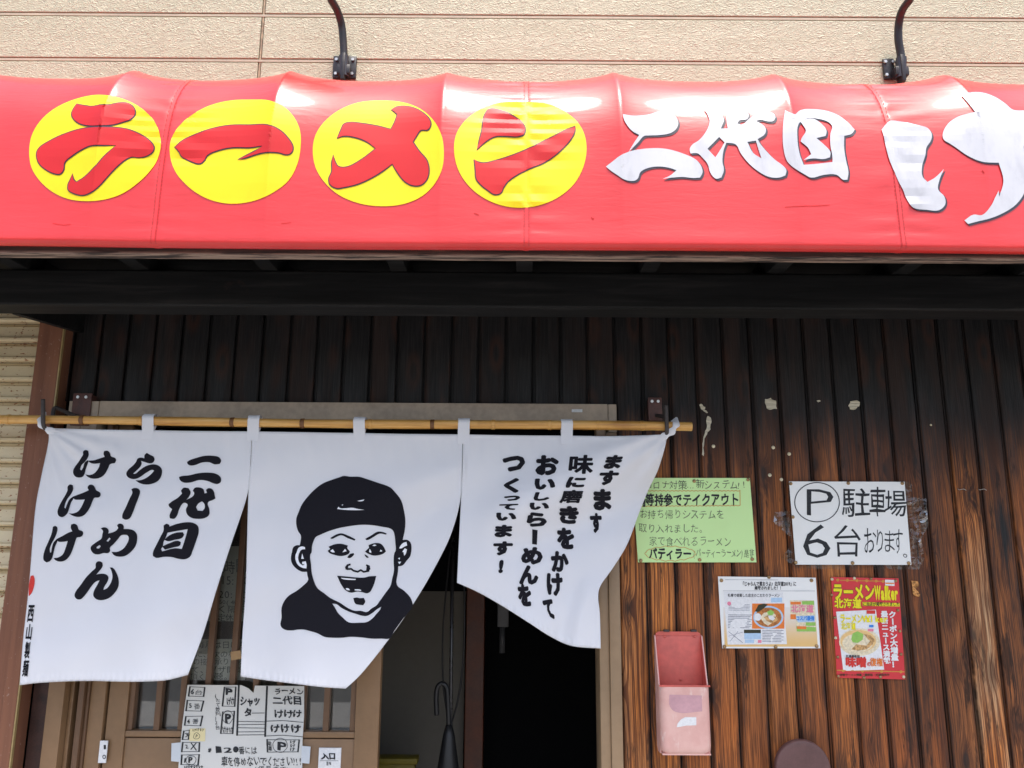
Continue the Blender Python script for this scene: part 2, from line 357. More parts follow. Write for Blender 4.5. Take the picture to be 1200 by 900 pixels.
def plastic():
    m = NT('clear_crinkled_plastic'); n = m.noise(m.pos((1,1,1)), 13, 1, .4, 1.2); b = m.bump(n, 1, .008); g = m.n('BsdfGlossy', Roughness=.12, Normal=b); t = m.n('BsdfTransparent', Color=c4(.86, .88, .86))
    lw = m.n('LayerWeight', Blend=.35, Normal=b); mx = m.n('MixShader', Fac=m.math('ADD', m.math('MULTIPLY', lw.outputs[1], .5), m.smap(n, .62, .64, .02, .22)))
    m.t.links.new(t.outputs[0], mx.inputs[1]); m.t.links.new(g.outputs[0], mx.inputs[2]); m.t.links.new(mx.outputs[0], m.out.inputs[0]); return m.mat
M_PLAS = plastic()
def paper(name, col, rough=.55):
    m = NT(name); n = m.noise(m.pos(), 22, 3, .5, .6); st = m.noise(m.pos(), 9, 4)
    return m.fin(m.mix(m.smap(st, .5, .8, 0, .3), (*col, 1), c4(col[0]*.88, col[1]*.87, col[2]*.82)), rough, m.bump(n, .25, .0016))
P_W, P_G, P_N, P_RED = paper('white_paper', (.87, .87, .84)), paper('green_paper', (.62, .88, .38)), paper('greyish_paper', (.66, .66, .63)), paper('red_poster_paper', (.66, .045, .055), .25)
P_OLD = paper('old_notice_paper', (.78, .76, .64)); P_SCRAP = paper('scrap_paper', (.55, .50, .38)); P_YN = paper('sticky_note_paper', (.78, .68, .38)); P_TAPE = paper('milky_tape', (.62, .66, .70), .3)
I_K = ink('marker_black', (.03, .032, .036), .5, .3); I_P = ink('pen_grey', (.10, .12, .09), .6, .3); I_K2 = ink('print_black', (.03, .03, .035)); I_GR = ink('print_grey', (.28, .29, .34), .6, .25)
I_OR = ink('marker_orange', (.62, .27, .06)); I_R = ink('print_red', (.65, .05, .04)); I_Y = ink('print_yellow', (.85, .75, .03)); I_WH = ink('print_white', (.80, .80, .80)); I_O = ink('print_orange', (.80, .22, .05))
I_BL = ink('print_blue', (.06, .25, .70)); I_LB = ink('print_pale_blue', (.45, .62, .80)); I_GN = ink('print_green', (.30, .55, .12)); I_PK = ink('print_pink', (.80, .25, .35)); I_BR = ink('print_broth', (.45, .17, .05), .5, .3)
I_CR = ink('print_cream', (.78, .68, .48), .5, .15); I_NORI = ink('print_nori', (.05, .05, .03)); I_PO = ink('print_pale_orange', (.82, .55, .24)); I_TAN = ink('print_tan', (.55, .33, .14), .5, .4)
M_TACK = plain('tarnished_brass_tack', (.42, .27, .13), .35, .4, 90, metallic=.6); M_TACKW = plain('pale_tack', (.75, .66, .45), .4, .2, 90)

# ================================================================== large structure
mb = MB(); mb.box(-150, 150, -150, 60, -.3, -.004); g = mb.obj('ground', plain('asphalt', (.085, .083, .08), .9, .2, 30, .6, .004)); meta(g, kind='structure')
mb = MB(); mb.box(-30, 30, -5.2, 0.0, -.2, .10, 0, .01); g = mb.obj('pavement', plain('concrete_paving', (.31, .30, .28), .85, .12, 9, .5, .002)); meta(g, kind='structure')

# ---- cream horizontal siding above the awning
up = empty('siding_wall', (0, .03, 2.9), 'cream embossed horizontal siding wall above the red awning', 'wall')
JX = -.845; rows = [(3.176-.169*3+.169*k, 3.176-.169*2+.169*k) for k in range(0, 11)]
mb = MB(); mb.box(-2.8, 2.8, .012, .22, 2.55, 4.6); mb.obj('backing', M_GROOVE, up)
for (z0, z1) in rows:
    for (x0, x1) in ((-2.8, JX-.0055), (JX+.0055, 2.8)):
        mb = MB(); mb.box(x0, x1, -.004, .0118, z0+.0080, z1-.0080, 0, .0018); mb.obj('siding_board', MSU, up)
    mb = MB(); mb.box(-2.8, 2.8, -.0025, .0118, z0-.0040, z0+.0040); mb.obj('siding_tongue', M_STRIP, up)
mb = MB(); mb.box(JX-.0028, JX+.0028, -.001, .0115, 2.6, 4.5); mb.obj('joint_strip', plain('joint_caulk', (.40, .30, .19), .7, .4, 30), up)

# ---- ribbed siding to the left of the entrance
lo = empty('siding_wall', (-1.8, .02, 0), 'narrow beige ribbed siding with rust spots left of the brown post', 'wall')
mb = MB(); mb.box(-2.8, -1.40, .014, .2, .1, 2.55); mb.obj('backing', M_GROOVE, lo)
prof = [(.014, .001), (-.006, .003), (-.012, .007), (-.012, .013), (-.004, .017), (.000, .050), (.010, .0555), (.014, .0615)]
vs = [(x, y, z) for x in (-2.8, -1.40) for y, z in prof]; n = len(prof)
sm = MB().add(vs, [(i+1, i, i+n, i+n+1) for i in range(n-1)] + [tuple(range(n)), tuple(range(n, 2*n))[::-1]]).mesh('siding_rib', MSL)
for k in range(36): link('siding_rib', sm, lo, (0, 0, 2.206+.062*4-.062*k))

# ---- brown steel corner post
po = empty('corner_post', (-1.39, 0, .1), 'brown steel corner post between ribbed siding and entrance', 'post')
mb = MB(); mb.box(-1.437, -1.398, -.045, .012, .1, 2.33, 0, .003); mb.box(-1.397, -1.358, -.055, .012, .1, 2.33, 0, .003); mb.obj('post_body', M_POST, po)
mb = MB(); mb.box(-1.357, -1.353, -.056, -.047, .1, 2.30); mb.obj('trim_strip', M_GOLD, po)

# ---- plank wall
PW = .0833; X0 = .398
pl = empty('plank_wall', (0, 0, 0), 'black stained cedar plank wall around and right of the entrance', 'wall')
mb = MB(); mb.box(.316, 2.4, .014, .16, .1, 2.6); mb.box(-1.35, .316, .014, .16, 2.03, 2.6); mb.obj('backing', plain('tarred_backing', (.008, .0075, .008), .8), pl)
def plank_mesh(name, z0, z1):
    h = PW/2; a = h-.0052
    mb = MB(); pr = [(-h+.0005, .0138), (-h+.0005, .009), (-a, .009), (-a, .0025), (-a+.003, 0), (a-.003, 0), (a, .0025), (a, .0138)]
    vs = [(x, y, z) for z in (z0, z1) for x, y in pr]; n = len(pr)
    return mb.add(vs, [(i, (i+1)%n, (i+1)%n+n, i+n) for i in range(n)] + [tuple(range(n))[::-1], tuple(range(n, 2*n))]).mesh(name, MW)
pm_long, pm_short = plank_mesh('plank', .16, 2.34), plank_mesh('plank', 2.024, 2.34)
wearR = {0: (1.0, .0, .35), 1: (.92, .1, .15), 2: (.62, .7, 0), 3: (.66, .6, 0), 4: (.70, .6, .05), 5: (.70, .45, .1), 6: (.66, .7, 0), 7: (.70, .5, 0), 8: (.55, .8, 0), 9: (.5, .9, 0), 10: (.46, .8, 0), 11: (.52, .6, .2), 12: (1.0, .2, 1.0), 13: (.42, .6, .1), 14: (.5, .5, .2)}
for k in range(-21, 24):
    cx = X0 - PW/2 + PW*k; o = link('plank', pm_long if k >= 0 else pm_short, pl, (cx, random.uniform(-.0015, .001), 0))
    wv = wearR.get(k, (random.uniform(.35, .7), random.random(), 0)); o.color = (*wv, 1)
    if k == -21: pass

# ---- shop interior seen through the open half of the door
mb = MB(); mb.box(-1.5, 1.6, .16, 3.2, .0, .10); meta(mb.obj('floor', M_FLOOR), kind='structure')
mb = MB(); mb.box(-1.5, 1.6, .16, 3.2, 2.36, 2.42); meta(mb.obj('ceiling', M_CEIL), kind='structure')
room = empty('room_wall', (0, 3, .1), 'dark inner wall of the shop behind the open doorway', 'wall')
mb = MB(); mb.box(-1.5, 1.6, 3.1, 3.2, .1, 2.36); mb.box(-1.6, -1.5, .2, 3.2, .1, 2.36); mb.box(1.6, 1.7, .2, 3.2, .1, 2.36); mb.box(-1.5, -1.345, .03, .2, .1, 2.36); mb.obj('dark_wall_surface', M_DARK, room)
part = empty('partition_wall', (-.7, .85, .1), 'dull grey inner partition wall seen through the doorway', 'wall')
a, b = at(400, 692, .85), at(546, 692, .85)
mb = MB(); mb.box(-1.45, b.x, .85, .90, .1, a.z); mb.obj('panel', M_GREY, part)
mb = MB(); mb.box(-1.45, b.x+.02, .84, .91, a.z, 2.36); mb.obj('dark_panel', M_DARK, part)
ip = empty('inner_post', (-.14, .8, .1), 'reddish brown wooden post inside the open doorway', 'post')
a, b = at(546, 750, .78), at(567.5, 750, .78)
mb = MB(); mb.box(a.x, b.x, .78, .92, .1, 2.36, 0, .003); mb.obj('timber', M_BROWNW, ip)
mb = MB(); mb.box(b.x, 1.6, .93, .99, .1, 2.36); o = mb.obj('dark_screen', M_DARK); meta(o, 'black sheet for the unlit interior as screen right of the brown inner post', 'backdrop')  # black sheet paints the darkness of the unlit room beyond the post

# ---- timber eave under the awning
ev = empty('timber_eave', (0, -.3, 2.2), 'black timber eave with beam and rafters under the red awning', 'eave')
mb = MB(); mb.box(-2.7, 2.7, -.665, -.635, 2.245, 2.36, 0, .003); mb.obj('fascia_board', MFAS, ev)
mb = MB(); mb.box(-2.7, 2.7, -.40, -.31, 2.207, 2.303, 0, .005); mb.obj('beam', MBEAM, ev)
for px in (-150, -10, 140, 300, 460, 615, 768, 925, 1080, 1235, 1390):
    c = at(px, 316, -.5).x
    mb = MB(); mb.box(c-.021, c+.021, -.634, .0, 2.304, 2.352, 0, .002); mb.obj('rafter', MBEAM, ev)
for k in range(5):
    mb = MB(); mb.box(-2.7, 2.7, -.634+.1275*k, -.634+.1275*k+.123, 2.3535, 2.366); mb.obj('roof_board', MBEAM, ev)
vs = [(x, y, z) for x in (-1.345, -1.325) for y, z in ((-.309, 2.207), (0, 2.238), (0, 2.35), (-.309, 2.303))]
MB().add(vs, [(0,1,2,3),(7,6,5,4),(0,4,5,1),(1,5,6,2),(2,6,7,3),(3,7,4,0)]).obj('side_board', MBEAM, ev)

# ---- red awning
aw = empty('awning', (0, -.6, 2.3), 'red vinyl shop awning with yellow discs and white brush lettering', 'awning')
prof = [(.660, 2.262), (.684, 2.2535), (.6985, 2.258), (.7025, 2.270), (.700, 2.31), (.697, 2.40), (.692, 2.50), (.683, 2.57), (.662, 2.635), (.628, 2.69), (.584, 2.732), (.52, 2.762), (.43, 2.79), (.30, 2.83), (.15, 2.86), (.0, 2.88)]
PR = bez([(p[0], p[1], 0) for p in prof], 5); acc = [0]
for i in range(1, len(PR)): acc.append(acc[-1]+(PR[i]-PR[i-1]).length)
ribs = [at(160, 84, -.58).x, at(343, 84, -.58).x, at(525, 84, -.58).x, at(718, 85, -.58).x, at(903, 86, -.58).x, at(1103, 88, -.58).x]
ribs = [ribs[0]-.80, ribs[0]-.40] + ribs + [ribs[-1]+.4, ribs[-1]+.8]
seams = [at(180, 280, -.7).x, at(617, 280, -.7).x, at(1058, 280, -.7).x, at(180, 280, -.7).x-.8]
def awn(X, i):
    p = PR[i]; t = (PR[min(i+1, len(PR)-1)]-PR[max(i-1, 0)]).normalized(); n = Vector((t.y, -t.x, 0)); n = n if n.x*1+n.y*.2 > 0 or n.y > 0 else -n
    z = p.y; k = max(0, min(1, (z-2.30)/.36)); k = k*k*(3-2*k)
    if p.x < .3: k *= max(.3, p.x/.3)
    j = max(q for q in range(len(ribs)-1) if ribs[q] <= X) if X >= ribs[0] else 0
    u = (X-ribs[j])/(ribs[j+1]-ribs[j]); u = max(0, min(1, u))
    sag = 1-math.sqrt(max(0, abs(2*u-1)))**1.0 if True else 0
    sag = 1-((abs(2*u-1)**2+.0004)**.5)**2.6; sag = max(0, min(1, sag))**.85
    dd = .021*(1-sag)*k + .0035*(1-sag)*(1-k)*max(0, min(1, (z-2.27)/.06))
    for s in seams:
        e = X-s; g = math.exp(-(e/.085)**2)*(1-math.exp(-(e/.010)**2))
        amp = .0034*g*max(0, min(1, (z-2.27)/.05))
        dd += amp*math.sin((z*190+abs(e)*22*math.sin(z*31))+1.7*math.sin(z*47)) * (.4+.6*abs(math.sin(z*9+s*3)))
        dd -= .0012*math.exp(-(e/.006)**2)
    dd += .0035*noise.noise(Vector((X*2.2, z*3.1, 5.0)))*max(0, min(1, (z-2.265)/.08)) + .0012*noise.noise(Vector((X*7, z*16, 1.0)))*max(0, min(1, (z-2.265)/.08))
    dz = .006*noise.noise(Vector((X*1.3, 3.0, 0)))*(1-k)
    return Vector((X, -(p.x+n.x*dd), p.y+n.y*dd+dz))
XS = []; x = -2.35
while x < 2.6:
    XS.append(x); x += .004 if min(abs(x-r) for r in ribs+seams) < .1 else .0085
N = len(PR); vs = [awn(x, i) for x in XS for i in range(N)]
fs = [(a*N+i, a*N+i+1, (a+1)*N+i+1, (a+1)*N+i) for a in range(len(XS)-1) for i in range(N-1)]
cano = MB().add(vs, fs).obj('canopy', M_AWN, aw, True)
bvh = BVHTree.FromPolygons([Vector(v) for v in vs], fs)
def awsurf(px, py, off):
    r = (ROT @ Vector(((px-600)/F, -(py-450)/F, -1))).normalized(); h = bvh.ray_cast(CAM, r)
    if h[0] is None: return at(px, py, -.6)
    n = h[1] if h[1].dot(r) < 0 else -h[1]; return h[0] + n*off
for X in ribs:      # steel hoops that carry the vinyl
    MB().tube([Vector((X, -(p.x-.012), p.y-.010 if p.x < .68 else p.y)) for p in PR[22::4]], .008, 8).obj('hoop', M_BLK, aw, True)
for s in seams:
    vv = []; ff = []
    for q, i in enumerate(range(9, N-12)):
        for e in (-.0035, .0035): v = awn(s+e, i); vv.append(v+Vector((0, -.0009, .0004)))
        if q: ff.append((2*q-2, 2*q-1, 2*q+1, 2*q))
    MB().add(vv, ff).obj('seam_tape', M_AWN, aw, True)
for s_ in seams:
    vv = []; ff = []
    for i in range(9, N-14):
        for e in (-.0055, .0055):
            p, q = awn(s_+e, i), awn(s_+e, i+1); L_ = (q-p).length; n_ = max(1, int(L_/.007))
            for k in range(n_):
                a, b = p.lerp(q, (k+.15)/n_), p.lerp(q, (k+.75)/n_); o_ = Vector((0, -.0009, .0004)); w_ = Vector((.0006, 0, 0)); c_ = len(vv); vv += [a+o_-w_, a+o_+w_, b+o_+w_, b+o_-w_]; ff.append((c_, c_+1, c_+2, c_+3))
    o = MB().add(vv, ff).obj('seam_stitching', plain('faded_red_thread', (.45, .03, .03), .7), aw); o['kind'] = 'stuff'
M_SCUFF = ink('scuffed_vinyl', (.52, .02, .02), .5)
for q_, w_ in (([(920, 243), (932, 242), (945, 241.5), (955, 241.5), (972, 240.5)], .35), ([(693, 255), (695, 257), (696, 256)], .6), ([(62, 262), (75, 264), (83, 263)], .3), ([(556, 250), (561, 252)], .5), ([(1151, 200), (1153, 203)], .6), ([(330, 262), (341, 261)], .3)):
    decal('scuff', stroke(q_, w_), awsurf, M_SCUFF, aw, .0010, 4)
A, B_, C_, D_ = (0, 0, 3), (350, 0, 3), (700, 50, 4), (900, 50, 4)
discs = [T(*A, [(104,535),(112,480),(140,430),(190,385),(260,352),(340,335),(400,340),(470,365),(525,405),(555,450),(566,505),(555,560),(530,600),(485,645),(430,682),(370,702),(300,708),(240,700),(185,675),(140,635),(112,590)]),
 T(*A, [(597,530),(605,485),(630,445),(680,402),(740,372),(810,355),(890,352),(950,355),(1000,378),(1035,415),(1055,460),(1057,520),(1045,580),(1015,635),(965,675),(900,705),(830,717),(770,712),(710,690),(655,650),(615,600)]),
 T(*B_, [(50,525),(60,475),(90,430),(140,390),(210,362),(290,355),(370,362),(430,385),(475,425),(500,470),(510,530),(505,590),(480,645),(435,690),(370,718),(290,726),(210,715),(140,685),(90,640),(60,590)]),
 T(*B_, [(546,520),(555,470),(585,425),(640,385),(710,362),(790,360),(870,365),(930,390),(980,430),(1005,475),(1012,530),(1000,590),(970,645),(920,690),(860,718),(790,731),(710,722),(640,690),(590,645),(558,590)])]
for q in discs: decal('yellow_disc', poly(smooth(q)), awsurf, V_Y, aw, .0014, 3)
reds = [[T(*A, [(262,385),(272,370),(300,375),(325,378),(360,372),(385,372),(415,366),(440,365),(462,373),(475,390),(475,405),(462,420),(435,430),(400,440),(350,443),(310,443),(280,435),(262,420),(255,405)]),
 T(*A, [(132,540),(142,522),(175,500),(220,478),(280,458),(330,450),(400,451),(450,458),(490,473),(520,492),(542,518),(540,532),(520,548),(490,555),(465,553),(440,565),(410,590),(380,622),(350,655),(320,678),(295,687),(260,680),(243,668),(243,650),(250,635),(257,614),(262,635),(272,643),(300,625),(335,590),(370,550),(410,514),(370,512),(320,514),(285,530),(255,550),(230,572),(225,600),(213,613),(195,612),(165,598),(140,575)])],
 [T(*A, [(617,520),(640,500),(690,475),(750,455),(810,444),(880,443),(940,442),(980,458),(1010,485),(1030,520),(1025,538),(1010,545),(980,538),(935,537),(900,545),(860,558),(838,565),(870,548),(905,530),(925,514),(880,520),(820,520),(770,530),(730,548),(720,565),(705,577),(675,570),(640,550),(632,535)])],
 [T(*B_, [(137,488),(150,460),(160,440),(180,434),(220,437),(280,447),(325,458),(340,430),(348,405),(328,388),(345,380),(380,378),(410,385),(440,402),(460,422),(465,440),(455,458),(430,460),(415,480),(402,502),(425,535),(450,565),(458,595),(452,630),(430,652),(400,653),(375,640),(350,610),(330,578),(300,600),(260,625),(210,648),(160,660),(135,663),(112,650),(108,630),(118,605),(118,575),(122,548),(130,575),(140,588),(170,590),(220,565),(272,525),(240,500),(200,485),(160,480)])],
 [T(*B_, [(668,388),(710,392),(750,408),(785,435),(795,455),(790,475),(770,481),(725,480),(690,482),(660,498),(627,528),(637,490),(645,460),(650,420),(658,400)]),
 T(*B_, [(618,563),(630,572),(650,576),(700,565),(760,545),(820,520),(880,490),(940,460),(972,447),(970,465),(950,500),(910,540),(860,575),(810,595),(770,615),(735,640),(720,660),(710,680),(690,685),(665,670),(640,650),(625,630),(622,600)])]]
whites = [[[T(*C_, [(118,338),(160,345),(200,345),(240,340),(290,325),(320,322),(350,335),(370,355),(378,380),(370,405),(345,425),(300,435),(240,438),(218,440),(190,470),(145,515),(165,480),(195,435),(160,415),(135,385),(120,355)])],
 [T(*C_, [(40,583),(70,560),(110,530),(150,512),(200,502),(260,497),(320,500),(370,512),(420,530),(460,550),(485,580),(492,610),(480,635),(450,637),(400,632),(350,635),(305,641),(340,625),(370,600),(330,588),(280,583),(230,592),(200,610),(188,640),(170,650),(130,645),(90,620),(60,600)])]],
 [[T(*C_, [(500,318),(550,322),(580,340),(592,365),(582,395),(578,406),(610,405),(605,375),(607,340),(640,318),(670,314),(700,325),(708,345),(700,362),(665,368),(655,382),(675,387),(712,360),(740,338),(790,328),(825,335),(835,352),(825,370),(795,372),(765,365),(742,370),(770,385),(788,405),(785,430),(750,455),(765,480),(790,510),(830,550),(870,580),(885,600),(880,625),(850,635),(805,632),(760,610),(710,570),(670,520),(648,480),(603,472),(590,510),(585,560),(592,600),(580,635),(555,640),(530,615),(515,570),(490,540),(470,522),(435,522),(432,500),(445,480),(475,460),(505,425),(525,375),(515,340)]),
  T(*C_, [(515,500),(570,445),(595,470),(575,505),(552,540)]), T(*C_, [(702,468),(742,462),(755,505),(768,545),(730,520)])]],
 [[T(*C_, [(880,320),(925,340),(950,320),(1010,315),(1080,325),(1130,345),(1170,375),(1205,410),(1190,430),(1155,440),(1155,500),(1165,560),(1175,610),(1170,645),(1150,645),(1120,622),(1060,622),(1000,635),(970,620),(930,595),(890,560),(872,500),(868,430),(872,370)]),
  T(*C_, [(940,385),(955,370),(985,358),(1040,362),(1080,375),(1098,395),(1090,430),(1090,480),(1100,540),(1100,562),(1030,570),(965,575),(945,520),(935,450)])],
  [T(*C_, [(945,368),(1010,360),(1050,385),(1072,415),(1068,440),(1025,450),(1060,480),(1090,515),(1088,540),(1060,548),(1010,545),(965,552),(1000,525),(985,495),(950,465),(955,450),(975,415),(965,395)])]],
 [[T(*D_, [(530,410),(570,370),(620,372),(700,390),(745,402),(765,430),(762,460),(740,495),(735,530),(720,580),(722,630),(745,655),(780,635),(822,595),(800,650),(795,690),(825,725),(828,760),(800,787),(740,785),(680,775),(650,740),(630,690),(600,630),(570,560),(550,490),(540,440)])],
  [T(*D_, [(905,250),(940,238),(1000,238),(1060,258),(1110,290),(1145,318),(1200,322),(1290,330),(1330,370),(1310,420),(1240,440),(1200,470),(1205,560),(1200,700),(1160,760),(1100,800),(1040,825),(980,840),(935,852),(918,835),(960,808),(1000,810),(1040,770),(1060,730),(1078,695),(1080,725),(1100,650),(1078,565),(1060,565),(1000,560),(930,530),(880,495),(850,475),(820,455),(818,425),(845,380),(890,350),(940,335),(970,328),(940,290)])]]]
for let in reds:
    decal('letter_outline', [t for q in let for t in poly(smooth(grow(q, 1.25)))], awsurf, V_K, aw, .0023, 3)
    decal('letter', [t for q in let for t in poly(smooth(q))], awsurf, V_R, aw, .0032, 3)
for let in whites:
    out = []; wh = []
    for q in let:
        s = [smooth(l) for l in q]; wh += poly(*s)
        out += poly(*[[(x+2.0, y+1.7) for x, y in (grow(l, .35) if i == 0 else l)] for i, l in enumerate(s)])
    decal('letter_shadow', out, awsurf, V_K, aw, .0014, 3); decal('letter', wh, awsurf, V_W, aw, .0024, 3)

# ---- the two goose-neck lamps on the upper wall
def lamp(pts, plate, label, sgn):
    P = bez([at(*p) for p in pts], 6); root = empty('sign_lamp', at(*pts[0]), label, 'lamp', 'gooseneck lamps over the awning')
    e = P[-1]; arc = bez([e, e+Vector((0, -.16, .05)), e+Vector((0, -.34, .02)), e+Vector((0, -.44, -.08))], 6)
    MB().tube(P+arc[1:], .0125, 12).obj('arm', M_BLK, root, True)
    MB().tube(P[:7], .0165, 12).obj('sleeve', plain('graphite_paint', (.035, .036, .042), .4, .2, 40), root, 'auto')
    a, b = at(plate[0], plate[1], -.012), at(plate[2], plate[3], -.012)
    mb = MB(); mb.box(a.x, b.x, -.016, -.005, b.z, a.z, 0, .003); o = mb.obj('wall_plate', M_BLK, root, 'auto')
    for fx in (.15, .85):
        for fz in (.16, .8): mb = MB(); mb.cyl((a.x+(b.x-a.x)*fx, -.016, b.z+(a.z-b.z)*fz), (0, -1, 0), .0055, .006, 6); mb.obj('screw', M_BOLT, root)
    mb = MB(); q = (P[3]+P[2])/2; mb.box(q.x-.022, q.x+.022, -.043, -.01, q.z-.02, q.z+.012, 0, .003); mb.box(q.x-.006, q.x+.006, -.05, -.012, q.z-.045, q.z+.05, 0, .002); mb.obj('clamp', M_BLK, root, 'auto')
    h = arc[-1]; mb = MB(); mb.tube([h+Vector((0,0,.02)), h+Vector((0,-.005,-.02)), h+Vector((0,-.02,-.10)), h+Vector((0,-.03,-.16))], [.03, .05, .09, .115], 24, cap=False); mb.obj('shade', M_BLK, root, True)
    mb = MB(); mb.tube([h+Vector((0,-.01,-.04)), h+Vector((0,-.016,-.08)), h+Vector((0,-.02,-.11)), h+Vector((0,-.024,-.14))], [.018, .034, .034, .012], 16); mb.obj('bulb', plain('frosted_bulb', (.8, .7, .45), .2), root, True)
lamp([(403, 90, -.03), (403, 66, -.034), (402, 45, -.042), (400, 28, -.055), (395, 12, -.085), (388, 0, -.12)], (391, 66, 417, 92), 'black gooseneck lamp arm on the siding above the yellow discs', -1)
lamp([(1055, 92, -.03), (1056, 68, -.034), (1053, 48, -.042), (1053, 30, -.055), (1057, 13, -.085), (1066, 0, -.12)], (1034, 69, 1049, 93), 'black gooseneck lamp arm on the siding above the white lettering', 1)

# ================================================================== entrance
fr = empty('door_frame', (-.5, .02, .1), 'bronze aluminium door frame with dusty beige header', 'door frame')
def bx(name, x0, x1, y0, y1, z0, z1, mat, par, b=.0015): mb = MB(); mb.box(x0, x1, y0, y1, z0, z1, 0, b); return mb.obj(name, mat, par, 'auto')
bx('header', -1.235, .287, -.030, .10, 1.957, 2.020, M_BEIGE, fr); bx('header_lip', -1.235, .287, -.038, -.0305, 1.957, 1.966, M_BEIGE, fr)
bx('jamb_cap', .2885, .313, -.032, .05, 1.935, 2.019, M_BEIGE, fr); bx('jamb_cap', -1.325, -1.285, -.032, .05, 1.90, 2.019, M_BEIGE, fr); bx('jamb_cap', -1.2835, -1.2365, -.032, .05, 1.90, 2.019, M_BEIGE, fr)
bx('jamb', .253, .281, -.018, .10, .1, 1.955, M_TAN, fr); bx('jamb', .2815, .313, -.026, .10, .1, 1.934, M_TAN, fr)
bx('side_timber', -1.350, -1.297, .004, .10, .1, 1.90, M_POSTSHADE, fr); bx('jamb', -1.296, -1.25, -.018, .10, .1, 1.899, M_BRONZE, fr); bx('jamb', -1.249, -1.238, .010, .10, .1, 1.899, M_BRONZE, fr)  # first strip: shade on the post's side put into a dark reddish colour
bx('track', -1.237, -1.221, .045, .10, .1, 1.955, M_DARK, fr, 0); bx('track', -1.220, -1.204, .0, .10, .1, 1.955, M_BRONZE_D, fr); bx('track', -1.203, -1.195, .012, .10, .1, 1.955, M_BRONZE_D, fr)
bx('jamb', -1.194, -1.152, .018, .10, .1, 1.955, M_BRONZE, fr); bx('track', -1.151, -1.146, .06, .10, .1, 1.955, M_DARK, fr, 0)
bx('transom', -.366, .252, .03, .09, 1.915, 1.956, M_DARK, fr)
dr = empty('sliding_door', (-.76, .05, .1), 'bronze sliding door leaf with narrow glass panes behind the white curtain', 'door')
zb = at(280, 861, .04).z; zr = at(280, 871, .04).z
bx('stile', -1.145, -1.090, .025, .06, .12, 1.93, M_BRONZE, dr); bx('stile', -.440, -.372, .025, .06, .12, 1.93, M_BRONZE, dr)
bx('rail', -1.0895, -.4405, .025, .06, 1.87, 1.93, M_BEIGE, dr); bx('rail', -1.0895, -.4405, .027, .06, zb-.004, zb+.012, M_BRONZE, dr)
bx('lower_panel', -1.0895, -.4405, .030, .058, .14, zb-.008, M_BRONZE, dr)
bx('sash_frame', -1.0890, -1.074, .031, .058, zb+.0125, 1.868, M_BRONZE_D, dr); bx('sash_frame', -.4560, -.441, .031, .058, zb+.0125, 1.868, M_BRONZE_D, dr)
for k in range(1, 9): x = -1.0738+.0692*k*.993; bx('muntin', x-.0085, x+.0085, .030, .052, zb+.0125, 1.868, M_BRONZE_D, dr)
for k in range(9): x = -1.0738+.0692*k*.993; bx('glass_pane', x-.001 if k == 0 else x+.003, x+.066, .053, .057, zb+.0125, 1.868, M_GLASS, dr, 0)

# ================================================================== curtain, rod and hooks
A0, A1 = at(-70, 491.2, -.12), at(810.5, 500.2, -.12)
rod = empty('bamboo_rod', A0, 'golden bamboo rod carrying the white shop curtain', 'curtain rod')
nodes = [(10, 0), (97, 0), (166, 0), (273, 0), (355, 0), (434, 0), (507, 0), (578, 0), (644, 0), (700, 0), (752, 0)]
pts = []; rs = []
L = 60
for i in range(L+1): t = i/L; pts.append(A0.lerp(A1, t)+Vector((0, 0, .0018*math.sin(t*9)))); rs.append(.0133+.0006*math.sin(t*23)-.001*(1-t))
MB().tube(pts, rs, 18).obj('cane', M_BAM, rod, 'auto')
for px, _ in nodes:
    t = (px+70)/880.5; c = A0.lerp(A1, t)+Vector((0, 0, .0018*math.sin(t*9)))
    MB().tube([c+Vector((-.006,0,0)), c+Vector((-.002,0,0)), c+Vector((.0005,0,0)), c+Vector((.0035,0,0)), c+Vector((.006,0,0))], [.0133, .0146, .0137, .0150, .0134], 18).obj('cane_node', M_NODE if px % 2 else M_BAM, rod, True)
MB().tube([A1+Vector((-.0005,0,0)), A1+Vector((.001,0,0))], [.009, .0085], 16).obj('end_face', M_NODE, rod)
def hook(label, plate, path):
    root = empty('rod_bracket', at((plate[0]+plate[2])/2, (plate[1]+plate[3])/2, -.03), label, 'bracket', 'iron brackets holding the bamboo rod')
    a, b = at(plate[0], plate[1], -.034), at(plate[2], plate[3], -.034)
    mb = MB(); mb.box(a.x, b.x, -.0385, -.033, b.z, a.z, 0, .0015); mb.obj('plate', M_PLATE, root, 'auto'); mb = MB(); mb.box(a.x+.004, b.x-.004, -.0325, .0, b.z+.004, a.z-.004); mb.obj('plate_block', M_PLATE, root)
    for k in (.28, .72): mb = MB(); mb.cyl((a.x+(b.x-a.x)*k, -.0385, a.z-.012), (0, -1, 0), .0045, .003, 10); mb.obj('bolt', M_BOLT, root)
    MB().tube(bez([at(*p) for p in path], 6), .0058, 10).obj('hook', M_IRON, root, True)
hook('left iron hook and brown plate holding the bamboo rod beside the post', (87, 461, 104.5, 499), [(94, 489, -.035), (80, 484, -.06), (66, 478, -.085), (62.5, 482, -.092), (61.5, 494, -.098), (60, 502, -.112), (55, 503.5, -.13), (51, 498, -.142), (50.5, 484, -.145), (50.5, 468, -.145)])
hook('right iron hook and brown plate holding the bamboo rod by the green notice', (759, 466, 776, 493), [(769, 487, -.035), (776, 488, -.07), (780, 490, -.095), (781, 500, -.098), (781.5, 508, -.112), (781.5, 509, -.13), (781.5, 500, -.142), (781, 488, -.145), (780.5, 475, -.145)])

